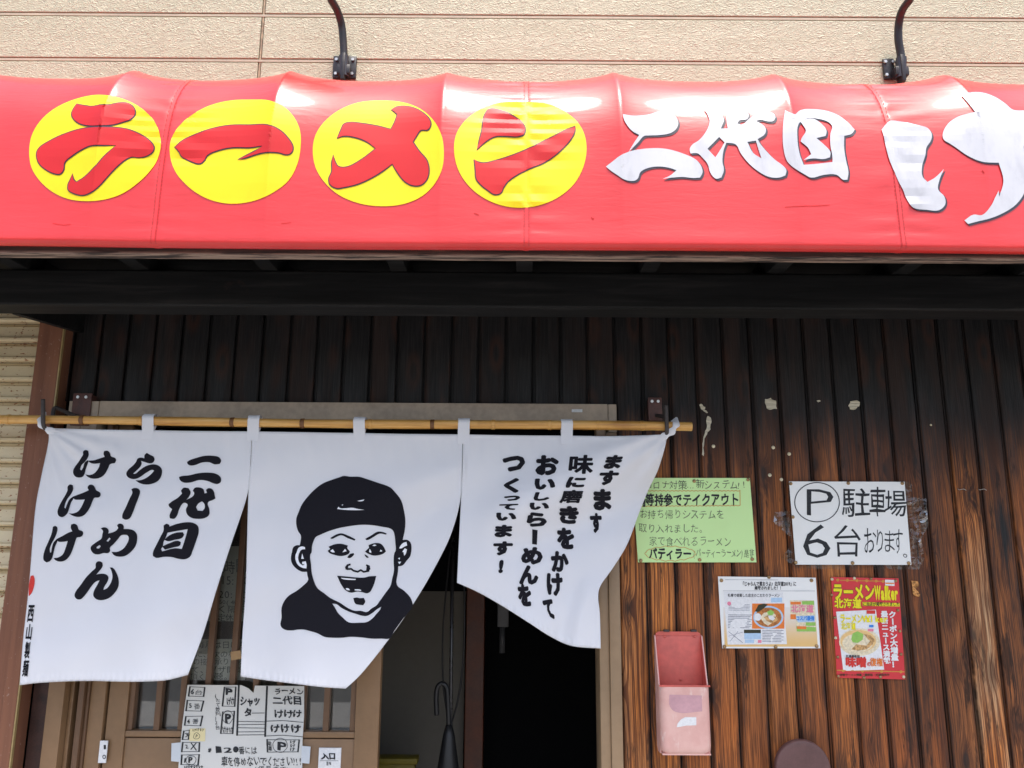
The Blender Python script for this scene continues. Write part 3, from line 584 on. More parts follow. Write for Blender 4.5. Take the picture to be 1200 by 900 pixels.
nor = empty('shop_curtain', at(420, 505, -.12), 'white cloth shop curtain in three panels with black lettering and printed face', 'curtain')
def sm01(x): x = max(0, min(1, x)); return x*x*(3-2*x)
def fy(px, py):
    t = max(0, (py-505)/290)
    y = -.1245 - .045*t*t
    y -= .015*t*math.sin(px*.031+1.1+t*1.2) + .006*t*math.sin(px*.071+t*2.0)
    y -= .0055*sm01(t*3)*math.sin((px*.5+py*.85)*.046+.6*math.sin(px*.013)) + .0022*sm01(t*4)*math.sin((px*.3+py*.95)*.093+1.3)                    # soft diagonal drag
    # slack drape next to each loop
    for lx in (176, 299, 422, 544, 664): y -= .0022*math.exp(-((px-lx)/16)**2)*math.exp(-t*9)
    if px > 535:                                                        # third panel is blown to the left
        q = (px-540)/250; dgn = (py-508)-(790-px)*.42                     # 0 along the line from the right corner down-left
        y -= .036*math.exp(-((dgn)/34)**2)*sm01((800-px)/120)*sm01((px-545)/60) - .028*math.exp(-((dgn-62)/30)**2)*sm01((px-560)/80)
        y += .040*sm01((px-702)/75)*sm01((py-520)/60)                     # flap turned back
        w2 = sm01((py-655)/45); y -= .018*w2*math.exp(-((px-682+ (py-700)*.15)/15)**2) - .012*w2*math.exp(-((px-655-(760-py)*.3)/13)**2)
    if 400 < px < 545:
        dgn = (px-543)+(py-560)*.62; y += .014*math.exp(-((dgn+20)/26)**2)*sm01((py-560)/50)*sm01((px-400)/60)
        y -= .006*math.exp(-((py-(545+(543-px)*.35))/14)**2)*sm01((px-440)/80)
    for cx_, cy_, s_ in ((792, 500, 1), (52, 498, 1)):                  # creases fanning out of the tied corners
        r_ = math.hypot(px-cx_, py-cy_); a_ = math.atan2(py-cy_, (cx_-px) if cx_ > 400 else (px-cx_))
        y -= .0030*math.sin(a_*19+1.2*math.sin(r_*.02))*math.exp(-((r_-55)/50)**2)*s_
    y -= .0016*math.sin(px*.27+3*math.sin(py*.02))*math.exp(-((py-522)/14)**2)
    if px < 110: y -= .007*math.exp(-((py-(510+(px-60)*.55))/9)**2)*sm01((115-px)/50)
    if px < 60: y += .012*sm01((45-px)/20)*sm01((py-640)/60)
    y += .0011*noise.noise(Vector((px*.045, py*.03, 2)))*2
    return y
def csurf(px, py, off): return at(px, py, fy(px, py)-off)
def arcl(pl, n):
    P = [Vector(p) for p in pl]; d = [0]
    Q = []
    for i in range(len(P)-1):
        a, b, c, e = P[max(i-1,0)], P[i], P[i+1], P[min(i+2, len(P)-1)]
        for k in range(6): t = k/6; Q.append(.5*((2*b)+(c-a)*t+(2*a-5*b+4*c-e)*t*t+(3*b-a-3*c+e)*t**3))
    Q.append(P[-1])
    for i in range(1, len(Q)): d.append(d[-1]+(Q[i]-Q[i-1]).length)
    out = []; j = 0
    for k in range(n+1):
        s = d[-1]*k/n
        while j < len(d)-2 and d[j+1] < s: j += 1
        t = (s-d[j])/max(1e-9, d[j+1]-d[j]); out.append(Q[j].lerp(Q[j+1], t))
    return out
def panel(top, bot, lef, rig, nu, nv, lblx=None):
    Tt, Bb, Ll, Rr = arcl(top, nu), arcl(bot, nu), arcl(lef, nv), arcl(rig, nv); g = []
    for j in range(nv+1):
        v = j/nv
        for i in range(nu+1):
            u = i/nu; p = Tt[i]*(1-v)+Bb[i]*v+Ll[j]*(1-u)+Rr[j]*u-(Tt[0]*(1-u)*(1-v)+Tt[nu]*u*(1-v)+Bb[0]*(1-u)*v+Bb[nu]*u*v)
            g.append((p, u, v))
    vs = []; hem = lambda u, v: .0010*((v > 1-7/280) or (v < 5/280) or min(u, 1-u) < .018)
    for p, u, v in g:
        rip = .0018*math.sin(p.x*.95+2*math.sin(p.x*.11))*sm01((v-.955)/.035)
        vs.append(at(p.x, p.y, fy(p.x, p.y)-hem(u, v)-rip))
    n0 = len(vs); vs += [v+Vector((0, .0012, 0)) for v in vs]; w_ = nu+1; fs = []
    for j in range(nv):
        for i in range(nu):
            a = j*w_+i; fs.append((a, a+w_, a+w_+1, a+1)); fs.append((n0+a, n0+a+1, n0+a+w_+1, n0+a+w_))
    ring = [i for i in range(nu+1)] + [j*w_+nu for j in range(1, nv+1)] + [nv*w_+i for i in range(nu-1, -1, -1)] + [j*w_ for j in range(nv-1, 0, -1)]
    for k in range(len(ring)): a, b = ring[k], ring[(k+1)%len(ring)]; fs.append((a, b, b+n0, a+n0))
    return MB().add(vs, fs).obj('cloth_panel', M_CL, nor, True)
panel([(55,501.5),(120,503.5),(170,504),(230,505),(294.8,505.5)], [(23,803),(50,800),(100,798),(150,799),(188,798),(205,795),(220,791)],
      [(55,501.5),(57,516),(48,560),(41,600),(34,685),(27,750),(23,803)], [(294.8,505.5),(293.5,540),(290,579),(270,640),(254,690),(238,743),(220,791)], 90, 100)
panel([(295.4,505.5),(360,506.5),(422,507.5),(480,508.5),(542,509)], [(282,793),(310,797),(350,802),(380,805.5),(405,807)],
      [(295.4,505.5),(294,540),(291,579),(288,685),(284,745),(282,793)], [(542,509),(541.5,545),(539.5,585),(530,622),(515,655),(488,702),(455,750),(424,789),(405,807)], 90, 110)
panel([(542.6,509),(600,510),(664,510.5),(720,511),(782,509)], [(535.5,683),(560,694),(590,711),(620,730),(645,746),(670,757),(704,760)],
      [(542.6,509),(542,545),(540,590),(537.5,640),(535.5,683)], [(782,509),(779,525),(771,551),(760,574),(749,601),(735,638),(718,666),(704,686),(701,700),(703,720),(704,760)], 95, 100)
for (x, y) in ((176, 504), (299, 505.5), (422, 507.5), (544, 509), (664, 510)):
    c = at(x, y-12.3, -.12); hw = .0165; mb = MB(); ring = []
    for k in range(13):
        a = -.5*math.pi*.0 + math.pi*k/12; ring.append((-.12-.0162*math.cos(a)*1.0, c.z+.0162*math.sin(a)))
    lowz = at(x, y+11, -.13).z
    fpath = [(fy(x, y+11)-.0022, lowz), (fy(x, y)-.0028, at(x, y, -.13).z)] + ring + [(-.108, c.z-.01), (-.1215, at(x, y, -.12).z)]
    vs = []
    for i, (yy, zz) in enumerate(fpath): j = .0008*math.sin(i*1.3+x); vs += [(c.x-hw+j, yy, zz), (c.x+hw+j, yy, zz)]
    n0 = len(vs); vs += [(a, b+.0015 if i < 4 else b, d+(.0015 if 4 <= i < 2*len(ring) else 0)) for i, (a, b, d) in enumerate(vs)]
    fs = [(2*i, 2*i+1, 2*i+3, 2*i+2) for i in range(len(fpath)-1)]
    mb.add(vs[:n0], fs); mb.obj('loop', M_CL, nor, True)
def tie(pts, wd):   # corner ties wrapped round the hook
    P = bez([at(*p) for p in pts], 5); vs = []; fs = []
    for i, p in enumerate(P):
        t = (P[min(i+1, len(P)-1)]-P[max(i-1, 0)]).normalized(); n = t.cross(Vector((0, 1, 0))).normalized()*wd*(1-.3*math.sin(i))
        vs += [p-n, p+Vector((0, -.004, 0)), p+n]
        if i: a = 3*i; fs += [(a-3, a-2, a+1, a), (a-2, a-1, a+2, a+1)]
    MB().add(vs, fs).obj('corner_tie', M_CL, nor, True)
tie([(63, 509, -.128), (58, 505, -.134), (49, 499, -.140), (46, 492, -.137), (49, 487, -.118), (55, 486, -.105)], .0075)
tie([(770, 514, -.124), (779, 511, -.130), (786, 507, -.136), (791, 500, -.137), (793, 494, -.128), (789, 491, -.11)], .0085)
tie([(72, 506, -.1285), (60, 503, -.131), (52, 500, -.137)], .004)
for X_, pth in (('a', [(293.8, 512), (292.6, 540), (289.5, 578)]), ('b', [(298.6, 512), (297, 540), (293, 578)]), ('c', [(540.4, 516), (539.4, 545), (537.6, 582)]), ('d', [(545.2, 516), (544.6, 545), (542.6, 582)])):
    q = []
    pp = arcl(pth, 40)
    for i in range(0, 40, 1):
        if i % 2 == 0: q += stroke([tuple(pp[i]), tuple(pp[i].lerp(pp[i+1], .9))], .45)
    decal('seam_stitching', q, csurf, M_CW, nor, .0022, 5)

K = []           # black print
N1, N2, N3 = (30, 520, 7.5), (40, 600, 7.5), (160, 520, 6)
big = {
 'ke1': [T(*N1, [(505,70),(525,55),(550,62),(555,95),(545,125),(520,160),(490,190),(478,225),(490,235),(505,210),(520,165),(545,145),(555,150),(540,190),(528,225),(515,270),(500,290),(470,297),(440,290),(420,265),(418,235),(435,200),(465,160),(490,120),(505,95)]),
         T(*N1, [(550,149),(600,145),(650,130),(695,115),(685,90),(690,65),(720,62),(740,80),(750,110),(785,125),(795,145),(785,170),(755,175),(742,180),(725,215),(700,260),(670,290),(630,305),(580,305),(545,290),(525,270),(560,275),(600,262),(640,215),(655,170),(600,175),(565,165)])],
 'ke2': [T(*N1, [(370,375),(390,358),(415,365),(418,400),(400,440),(370,480),(350,520),(340,560),(350,570),(365,530),(385,490),(415,465),(420,480),(400,515),(385,560),(372,600),(355,625),(320,645),(290,632),(280,600),(290,560),(320,500),(350,450),(368,410)]),
         T(*N1, [(412,466),(460,448),(520,425),(555,408),(545,385),(560,362),(590,362),(610,385),(620,408),(655,430),(658,455),(640,472),(605,475),(590,500),(570,550),(540,600),(510,630),(470,643),(420,635),(380,612),(420,612),(460,595),(490,555),(520,490),(470,492),(430,488)])],
 'ke3': [T(*N2, [(165,130),(185,122),(203,135),(200,180),(180,230),(155,275),(138,320),(140,358),(150,355),(155,320),(170,270),(200,235),(205,250),(185,300),(170,360),(160,400),(140,430),(110,443),(85,425),(80,395),(95,330),(125,260),(150,200),(160,160)]),
         T(*N2, [(197,237),(250,210),(300,182),(335,170),(322,140),(325,110),(355,103),(380,120),(392,155),(425,170),(430,195),(410,218),(375,225),(365,250),(345,310),(315,380),(280,420),(235,436),(190,425),(170,405),(210,400),(250,375),(275,320),(295,255),(250,262),(210,258)])],
 'ra': [T(*N1, [(1045,100),(1065,80),(1090,95),(1125,115),(1133,140),(1115,168),(1090,172),(1050,162),(1015,150),(1020,175),(1005,205),(975,235),(945,262),(960,265),(1000,235),(1050,200),(1110,182),(1160,188),(1195,220),(1195,275),(1165,325),(1110,352),(1050,358),(1000,345),(965,322),(1010,320),(1060,300),(1110,260),(1130,235),(1110,230),(1060,255),(1010,290),(970,308),(930,308),(895,290),(885,260),(905,225),(945,190),(970,160),(985,130),(1010,122),(1045,128)])],
 'dash': [T(*N1, [(930,400),(950,390),(990,395),(1005,415),(1000,450),(970,530),(940,610),(915,655),(880,668),(850,655),(850,625),(880,560),(915,480),(938,430)])],
 'n': [T(*N2, [(540,465),(550,440),(575,433),(600,445),(602,475),(580,510),(545,550),(590,542),(630,548),(652,570),(645,610),(615,660),(608,685),(640,670),(675,620),(688,570),(680,520),(665,487),(690,490),(725,540),(743,600),(738,660),(700,720),(650,760),(590,775),(545,765),(520,735),(528,690),(555,640),(575,600),(545,610),(505,650),(470,700),(435,745),(405,768),(370,762),(355,735),(365,700),(410,640),(460,570),(510,520),(540,490)])],
 'ni': [T(*N3, [(355,128),(375,115),(420,100),(480,85),(540,85),(580,95),(595,120),(585,142),(550,145),(510,130),(460,132),(410,150),(375,152),(358,140)]), T(*N3, [(298,235),(315,228),(370,222),(430,208),(500,203),(560,212),(592,238),(592,268),(570,283),(540,278),(500,262),(440,255),(380,272),(330,272),(305,255)])]}
holed = {
 'me': [T(*N2, [(585,145),(610,135),(640,142),(655,165),(650,190),(700,175),(725,160),(740,140),(728,118),(745,103),(775,108),(788,130),(785,150),(830,150),(870,160),(900,190),(905,240),(890,300),(850,350),(800,385),(745,392),(700,378),(680,350),(730,350),(780,325),(815,280),(832,230),(820,205),(795,200),(765,205),(735,240),(700,280),(665,315),(668,340),(650,360),(610,360),(570,372),(530,368),(505,345),(497,310),(525,280),(570,250),(590,235),(600,195),(605,165)]),
        T(*N2, [(548,308),(575,290),(585,300),(570,320),(550,320)]), T(*N2, [(635,255),(660,225),(672,235),(650,262)])],
 'dai': [T(*N3, [(312,330),(330,310),(365,312),(380,340),(370,370),(350,395),(400,365),(405,345),(395,330),(410,310),(445,308),(470,320),(478,350),(495,345),(488,325),(505,313),(530,318),(545,340),(550,365),(555,385),(530,398),(510,405),(500,420),(512,460),(510,500),(480,522),(430,528),(385,520),(355,495),(348,460),(360,430),(355,422),(335,415),(320,425),(300,460),(285,505),(265,527),(235,525),(232,505),(250,460),(228,440),(225,425),(250,405),(290,380),(320,350)]), T(*N3, [(435,420),(460,405),(475,420),(480,450),(465,472),(430,470),(418,445)])],
 'moku': [T(*N3, [(190,575),(210,563),(230,572),(232,582),(280,565),(350,552),(400,557),(432,580),(437,620),(420,680),(395,750),(375,795),(340,812),(290,808),(250,797),(190,795),(140,802),(115,790),(115,765),(140,710),(170,650),(190,610)]), T(*N3, [(218,625),(290,612),(360,600),(350,640),(335,690),(318,740),(270,735),(180,757),(172,740),(185,720),(190,690),(205,660)])]}
bars = [T(*N3, [(195,675),(230,645),(280,625),(325,622),(335,640),(320,662),(270,675),(220,685)]), T(*N3, [(180,722),(230,700),(290,682),(312,692),(305,715),(260,728),(200,745)])]
for k, L_ in big.items(): decal('letter', [t for l in L_ for t in poly(smooth(l))], csurf, M_CK, nor, .0014, 5)
for k, L_ in holed.items(): decal('letter', poly(*[smooth(l) for l in L_]) + ([t for l in bars for t in poly(smooth(l))] if k == 'moku' else []), csurf, M_CK, nor, .0014, 5)
N5, N6 = (580, 525), (580, 625)
small = [('まN', 945,62,1138,185, 5, .35), ('すN', 900,198,1097,328, 5, .2), ('まN', 865,360,1025,550, 5, 0), ('すN', 830,572,952,748, 5, -.1), ('味', 642,60,875,228, 5, .1), ('に', 613,253,812,350, 5, .35), ('磨', 562,368,785,485, 5, .25), ('き', 565,510,738,668, 5, 0), ('を', 540,700,703,890, 5, -.05),
 ('か', 488,155,653,340, 6, -.05), ('け', 450,348,602,553, 6, -.05), ('て', 412,578,537,755, 6, -.2), ('お', 352,62,565,240, 5, .05), ('い', 337,268,540,368, 5, .15), ('し', 332,388,495,465, 5, .3), ('い', 295,480,485,545, 5, .2), ('ら', 278,565,457,693, 5, 0), ('|', 325,715,375,850, 5, 0),
 ('め', 230,120,420,275, 6, 0), ('ん', 212,280,382,452, 6, 0), ('を', 192,445,330,643, 6, -.1), ('つ', 55,68,272,208, 5, .1), ('く', 68,263,220,395, 5, .1), ('っ', 68,418,228,465, 5, .3), ('て', 22,490,208,545, 5, .3), ('い', 5,568,193,640, 5, .1), ('ま', -8,675,160,785, 5, .1), ('す', -20,70,160,195, 6, .05), ('!', 28,232,80,350, 6, .1)]
for ch, x0, y0, x1, y1, w_, sh in small:
    o = N5 if w_ == 5 else N6; b = (o[0]+x0/7.5, o[1]+y0/7.5, o[0]+x1/7.5, o[1]+y1/7.5)
    if ch == '|': tr = poly(smooth([(b[0]+.5, b[1]), (b[2], b[1]+1), (b[2]-.8, b[3]), (b[0]+.3, b[3]-.8)]))
    else: tr = fit(ch[0], *b, off=.058 if ch[0] not in '磨味' else .032, shear=sh)
    decal('letter', tr, csurf, M_CK, nor, .0014, 5)
# maker's mark down the left edge
tr = []
for ch, x, y, w_, h in (('西', 34.5, 709, 9.5, 20), ('山', 32.5, 731, 9, 19), ('製', 30.5, 752, 8.5, 20), ('麺', 28.5, 773, 9, 20)): tr += fit(ch, x-w_/2+1.5, y, x+w_/2+1.5, y+h, off=.02, shear=.12)
decal('maker_lettering', tr, csurf, M_CK, nor, .0014, 4)
decal('maker_seal', poly(smooth([(36,675),(39,674),(40.5,678),(40,686),(37,695),(33.6,699),(33.6,690),(34.6,681)])), csurf, M_CR, nor, .0014, 4)
# printed face
G1, G2 = (335, 550, 8), (325, 640, 7.0588)
silh = T(*G1, [(540,62),(600,68),(690,70),(750,88),(860,125),(980,170),(1020,210),(1080,290),(1110,400),(1120,470),(1115,570),(1095,662),(1140,662),(1170,690),(1178,740),(1170,800)]) + T(*G2, [(1098,85),(1070,120),(1035,160),(1000,167),(998,210),(990,322),(1050,370),(1100,425),(1118,470),(1120,490),(1040,600),(965,705),(932,762),(860,765),(780,765),(700,755),(600,750),(540,757),(450,757),(390,750),(330,720),(280,705),(220,690),(170,690),(120,697),(60,690),(28,660),(35,590),(35,510),(60,450),(95,410),(160,370),(210,330),(255,280),(248,240),(245,212),(200,210),(150,180),(120,140),(112,100),(120,50)]) + T(*G1, [(55,790),(70,730),(100,712),(130,712),(135,690),(140,620),(115,580),(98,520),(98,460),(120,400),(150,330),(210,250),(280,180),(350,130),(440,95),(500,75)])
face = T(*G1, [(265,660),(280,635),(330,610),(400,580),(500,550),(600,532),(700,520),(800,522),(900,538),(980,555),(1005,575),(1020,620),(1028,700),(1030,760)]) + T(*G2, [(968,60),(962,130),(965,200),(950,270),(935,330),(900,380),(850,450),(820,490),(780,515),(740,545),(690,535),(640,535),(580,510),(520,470),(440,430),(380,385),(330,345),(300,280),(283,210),(278,150),(272,70)]) + T(*G1, [(240,780),(245,720)])
collar = T(*G2, [(455,475),(490,480),(530,510),(590,540),(650,560),(700,575),(740,577),(790,550),(820,525),(860,500),(850,525),(820,560),(790,595),(740,628),(680,633),(590,630),(540,590),(500,550),(480,515)])
decal('portrait_print', poly(smooth(silh), smooth(face), smooth(collar)), csurf, M_CK, nor, .0014, 5)
wl = [T(*G2, [(160,50),(175,15),(205,2),(228,8),(230,25),(200,30),(180,60),(172,100),(185,140),(210,160),(225,152),(205,148),(205,130),(235,125),(243,160),(240,185),(210,180),(170,155),(150,110),(150,75)]), T(*G2, [(205,60),(220,105),(198,105)]),
 T(*G1, [(1075,715),(1100,690),(1130,680),(1137,715),(1110,725),(1080,742),(1062,740)]), T(*G1, [(1090,775),(1115,740),(1135,750),(1125,790),(1110,810),(1102,775)]), T(*G2, [(998,100),(1015,95),(1010,112)]), T(*G2, [(998,130),(1025,128),(1010,150)]),
 T(*G1, [(480,372),(495,350),(505,362),(560,365),(620,360),(680,372),(738,380),(660,383),(560,380)]), T(*G1, [(668,296),(735,282),(730,292),(690,300)]), T(*G1, [(520,335),(538,328),(533,338)])]
for l in wl: decal('portrait_highlight', poly(smooth(l)), csurf, M_CW, nor, .0022, 5)
fk = [T(*G1, [(415,645),(470,612),(520,600),(580,620),(652,655),(645,668),(580,645),(520,618),(470,635),(430,652)]), T(*G1, [(745,650),(800,620),(860,585),(910,588),(945,602),(940,612),(880,603),(820,635),(770,662),(752,662)]),
 T(*G1, [(392,765),(415,745),(400,725),(430,712),(470,700),(520,698),(560,708),(582,715),(575,735),(600,770),(590,790),(550,808),(500,812),(450,800),(410,785)]), T(*G1, [(575,825),(600,795),(635,785),(640,800),(610,828),(590,832)]),
 T(*G1, [(742,770),(780,735),(775,712),(800,700),(850,690),(890,698),(920,730),(938,770),(915,790),(870,805),(820,808),(780,795),(760,785)]), T(*G1, [(737,795),(755,805),(778,825),(765,830),(745,815)]),
 T(*G2, [(495,245),(560,250),(640,258),(720,260),(760,250),(818,247),(805,300),(785,350),(765,380),(740,390),(700,380),(660,375),(610,385),(565,365),(530,320),(510,280)]), T(*G2, [(628,430),(660,425),(680,430),(715,428),(727,460),(710,488),(680,485),(645,475)])]
nose = stroke(T(*G2, [(602,152),(580,158),(568,178),(578,190),(610,188),(630,203),(665,212),(690,198),(715,213),(745,207),(762,188),(757,166),(738,158)]), 1.05)+stroke(T(*G2, [(575,170),(575,188)]), 1.6)+stroke(T(*G2, [(752,170),(748,205)]), 1.9)
decal('portrait_features', [t for l in fk for t in poly(smooth(l))]+nose, csurf, M_CK, nor, .0014, 5)
fw = [T(*G1, [(415,765),(440,748),(460,778),(435,778)]), T(*G1, [(530,778),(555,745),(570,768)]), T(*G1, [(780,775),(785,745),(800,770),(800,785)]), T(*G1, [(880,772),(890,752),(905,768)]), T(*G1, [(810,715),(830,705),(850,712),(830,720)]),
 T(*G2, [(525,262),(580,266),(650,272),(645,280),(580,278),(540,272)]), T(*G2, [(565,348),(590,350),(600,365),(575,362)]), T(*G2, [(640,357),(690,362),(695,370),(640,366)])]
for l in fw: decal('portrait_glint', poly(smooth(l)), csurf, M_CW, nor, .0022, 5)

# ================================================================== papers on the wall
def sheet(name, quad, Y, mat, label, cat, curl=.004, nx=14, ny=10, seed=0, th=.0006, group=None, parent=None):
    q = [Vector(p) for p in quad]
    root = empty(name, at(*((q[0]+q[2])/2), Y), label, cat, group) if parent is None else parent
    def yf(px, py):
        cxp = sum(p.x for p in q)/4; cyp = sum(p.y for p in q)/4; wd = (q[1]-q[0]).length/2; ht = (q[3]-q[0]).length/2
        u, v = (px-cxp)/wd, (py-cyp)/ht
        return Y - curl*(.25+.6*noise.noise(Vector((u*1.4+seed*7, v*1.3, seed)))+.25*noise.noise(Vector((u*4, v*3.5, seed+3)))) * 1.0
    vs = []
    for j in range(ny+1):
        for i in range(nx+1):
            p = q[0].lerp(q[1], i/nx).lerp(q[3].lerp(q[2], i/nx), j/ny); vs.append(at(p.x, p.y, yf(p.x, p.y)))
    n0 = len(vs); vs += [v+Vector((0, th, 0)) for v in vs]; w_ = nx+1; fs = []
    for j in range(ny):
        for i in range(nx): a = j*w_+i; fs.append((a, a+w_, a+w_+1, a+1)); fs.append((n0+a, n0+a+1, n0+a+w_+1, n0+a+w_))
    ring = [i for i in range(nx+1)] + [j*w_+nx for j in range(1, ny+1)] + [ny*w_+i for i in range(nx-1, -1, -1)] + [j*w_ for j in range(ny-1, 0, -1)]
    for k in range(len(ring)): a, b = ring[k], ring[(k+1)%len(ring)]; fs.append((a, b, b+n0, a+n0))
    MB().add(vs, fs).obj('sheet', mat, root, 'auto')
    S = lambda px, py, off: at(px, py, yf(px, py)-off)
    return root, S
def tack(root, S, px, py, mat=None, r=.0052):
    c = Vector(S(px, py, .0012)); mb = MB(); mb.tube([c+Vector((0,.0012,0)), c+Vector((0,-.0006,0)), c+Vector((0,-.0022,0)), c+Vector((0,-.003,0))], [r, r, r*.75, r*.3], 12); return mb.obj('thumbtack', mat or M_TACK, root, True)
def quadmap(q, w_, h):     # bilinear text frame -> pixels
    return lambda p: tuple(Vector(q[0]).lerp(Vector(q[1]), p[0]/w_).lerp(Vector(q[3]).lerp(Vector(q[2]), p[0]/w_), p[1]/h))

# green take-out notice
G = lambda pts: T(730, 550, 7.059, pts)
gr, S = sheet('green_notice', [(740.5, 560), (878.7, 560.2), (886.5, 659), (747.7, 659)], -.006, P_G, 'green handwritten takeout notice partly behind the curtain', 'notice', seed=1)
def wob(p, a, f): return (p[0]+a*noise.noise(Vector((p[0]*f, p[1]*f, .5))), p[1]+a*noise.noise(Vector((p[0]*f, p[1]*f, 9.5))))
def g1(p): p = wob(p, 6, .03); return (730+p[0]/7.059, 550+p[1]/7.059)
def LT(f, *a, **k): return [mapt(f, t) for t in line(*a, **k)]
decal('handwriting', LT(g1, 'コロナ対策…新システム!!', 175, 88, 1030, 165, off=-.004, jit=.09) + LT(g1, 'お持ち帰りシステムを', 135, 330, 840, 412, off=-.008, jit=.05) + LT(g1, '取り入れました。', 130, 448, 700, 528, off=-.008, jit=.05) + LT(g1, '家で食べれるラーメン', 215, 552, 900, 640, off=-.01, jit=.05) + LT(g1, '(パーティーラーメン)是非', 580, 655, 1085, 730, off=-.004, jit=.05), S, I_P, gr, .0006, 14)
decal('bold_handwriting', LT(g1, '鍋等持参でテイクアウト', 105, 195, 960, 305, off=.022, jit=.04) + LT(g1, 'パティラー', 215, 645, 565, 745, off=.03, jit=.03), S, I_K, gr, .0006, 14)
wavy = [(150+i*10, 178+3*math.sin(i*1.9)) for i in range(83)]; wv2 = [(150+i*10, 305-5*i/82+3*math.sin(i*1.9)) for i in range(83)]
cl = [(392+205*math.cos(a)+6*math.cos(a*17), 697+60*math.sin(a)*(1.0)+5*math.sin(a*15)) for a in [i*.09 for i in range(70)]]
decal('orange_border', stroke(G(wavy), .35)+stroke(G(wv2), .35)+stroke(G([(968,178),(970,298)]), .35)+stroke(G(cl), .28), S, I_OR, gr, .0006)
for x, y in ((590,97),(1035,85),(148,755),(635,748),(1070,743)): tack(gr, S, 730+x/7.059, 550+y/7.059)
# parking sign
def p1(p): p = wob(p, 9, .016); return (900+p[0]/6, 550+p[1]/6)
ps, S = sheet('parking_sign', T(900, 550, 6, [(148,85),(960,88),(1008,672),(195,670)]), -.009, P_W, 'white handwritten parking sign in a torn clear plastic sleeve', 'sign', seed=4)
decal('circled_letter', stroke(T(900, 550, 6, ellipse(345, 231, 157, 138, 40)), .55, True) + [mapt(p1, t) for t in fit('P', 270, 140, 460, 322, off=-.014, shear=-.0)], S, I_K, ps, .0006, 14)
ch = [('駐',520,130,720,330,.004),('車',715,125,828,335,.004),('場',820,150,972,332,.004),('6',247,385,437,625,-.010),('台',468,390,655,615,-.004),('お',675,415,758,590,-.006),('り',765,425,812,585,-.006),('ま',822,430,888,580,-.006),('す',885,425,948,592,-.006),('。',950,588,985,618,0)]
for c, x0, y0, x1, y1, of in ch: decal('letter', [mapt(p1, t) for t in fit(c, x0, y0, x1, y1, off=of)], S, I_K, ps, .0006, 14)
for x, y in ((160,100),(565,97),(945,98),(175,335),(195,655),(595,658),(990,660)): tack(ps, S, 900+x/6, 550+y/6)
sl = T(900, 550, 6, [(138,95),(985,82),(1012,110),(1005,195),(1112,205),(1128,395),(1078,490),(1102,625),(1062,702),(640,706),(210,696),(95,622),(182,500),(40,372),(45,300),(160,295),(140,180)])
tr = refine(poly(sl), 7); MBs = MB(); idx = {}; vs = []; fs = []
for t in tr:
    f = []
    for p in t:
        k = (round(p[0], 2), round(p[1], 2))
        if k not in idx:
            idx[k] = len(vs); e = max(0, abs(p[0]-996)-70)/20; out = p[0] < 926 or p[0] > 1066
            vs.append(at(p[0], p[1], -.0040-(.010*abs(noise.noise(Vector((p[0]*.11, p[1]*.12, 1)))) if out else 0)))
        f.append(idx[k])
    fs.append(f)
MB().add(vs, fs).obj('plastic_sleeve', M_PLAS, ps)
# magazine article
def a1(p): return (830+p[0]/8.571, 665+p[1]/8.571)
AR = lambda pts: [a1(p) for p in pts]
ar, S = sheet('article_sheet', AR([(97,90),(1080,103),(1125,812),(140,812)]), -.0055, P_W, 'laminated white magazine article with ramen photo below the parking sign', 'poster', curl=.0025, seed=7)
m = NT('article_orange_gradient'); z = m.n('SeparateXYZ', i0=m.pos()).outputs[2]; zt, zl = at(900, 705, 0).z, at(900, 757, 0).z
M_GRAD = m.fin(m.mix(m.smap(z, zl, zt), c4(.80, .52, .20), c4(.80, .79, .76)), .5)
decal('orange_panel', poly(AR([(150,400),(1075,400),(1100,795),(165,795)])), S, M_GRAD, ar, .0004, 10)
decal('text_panel', poly(AR([(155,245),(750,250),(790,770),(195,775)])), S, I_WH, ar, .0007, 10)
decal('headline', LT(a1, '「じゃらんで買おうよ♪北海道2019」に', 330, 140, 885, 188, off=.02) + LT(a1, '掲載されました！！', 465, 186, 750, 226, off=.02) + LT(a1, '札幌で修業した店主のこだわりラーメン', 195, 262, 720, 298, off=.015), S, I_K2, ar, .0009)
gl = []
for i in range(5): gl += stroke(AR([(205, 372+i*14), (415, 374+i*14)]), .3)
for i in range(9): gl += stroke(AR([(200, 476+i*16), (435-(i%3)*12, 478+i*16)]), .42)
for i in range(8): gl += stroke(AR([(545, 632+i*16), (755-(i%2)*22, 633+i*16)]), .4)
gl += stroke(AR([(170,123),(700,125)]), .2) + stroke(AR([(150,235),(1070,236)]), .2) + stroke(AR([(205,645),(345,755)]), .35) + stroke(AR([(220,740),(300,640)]), .25) + stroke(AR([(205,690),(345,650)]), .22)
decal('small_print', gl, S, I_GR, ar, .0009)
def flat(nm, pts, mat, root, S, off, f=AR): return decal(nm, poly(f(pts)), S, mat, root, off, 10)
flat('photo_background', rect(440,362,765,615), I_O, ar, S, .0009); flat('bowl_rim', ellipse(603,500,152,115), I_LB, ar, S, .0012); flat('broth', ellipse(603,500,133,98), I_BR, ar, S, .0015)
flat('nori', [(470,440),(505,375),(560,362),(598,372),(560,410),(500,448)], I_NORI, ar, S, .0018); flat('egg', ellipse(497,498,36,38), I_WH, ar, S, .0018); flat('noodles', [(520,500),(560,455),(640,440),(680,480),(665,540),(600,585),(560,560)], I_CR, ar, S, .0018)
flat('meat', [(560,500),(600,480),(690,500),(700,530),(640,560),(590,540)], I_TAN, ar, S, .0021); flat('greens', [(590,445),(630,425),(665,450),(640,485),(600,475)], I_GN, ar, S, .0021); flat('noodles', [(600,488),(640,480),(672,510),(650,535),(615,520)], I_WH, ar, S, .0023)
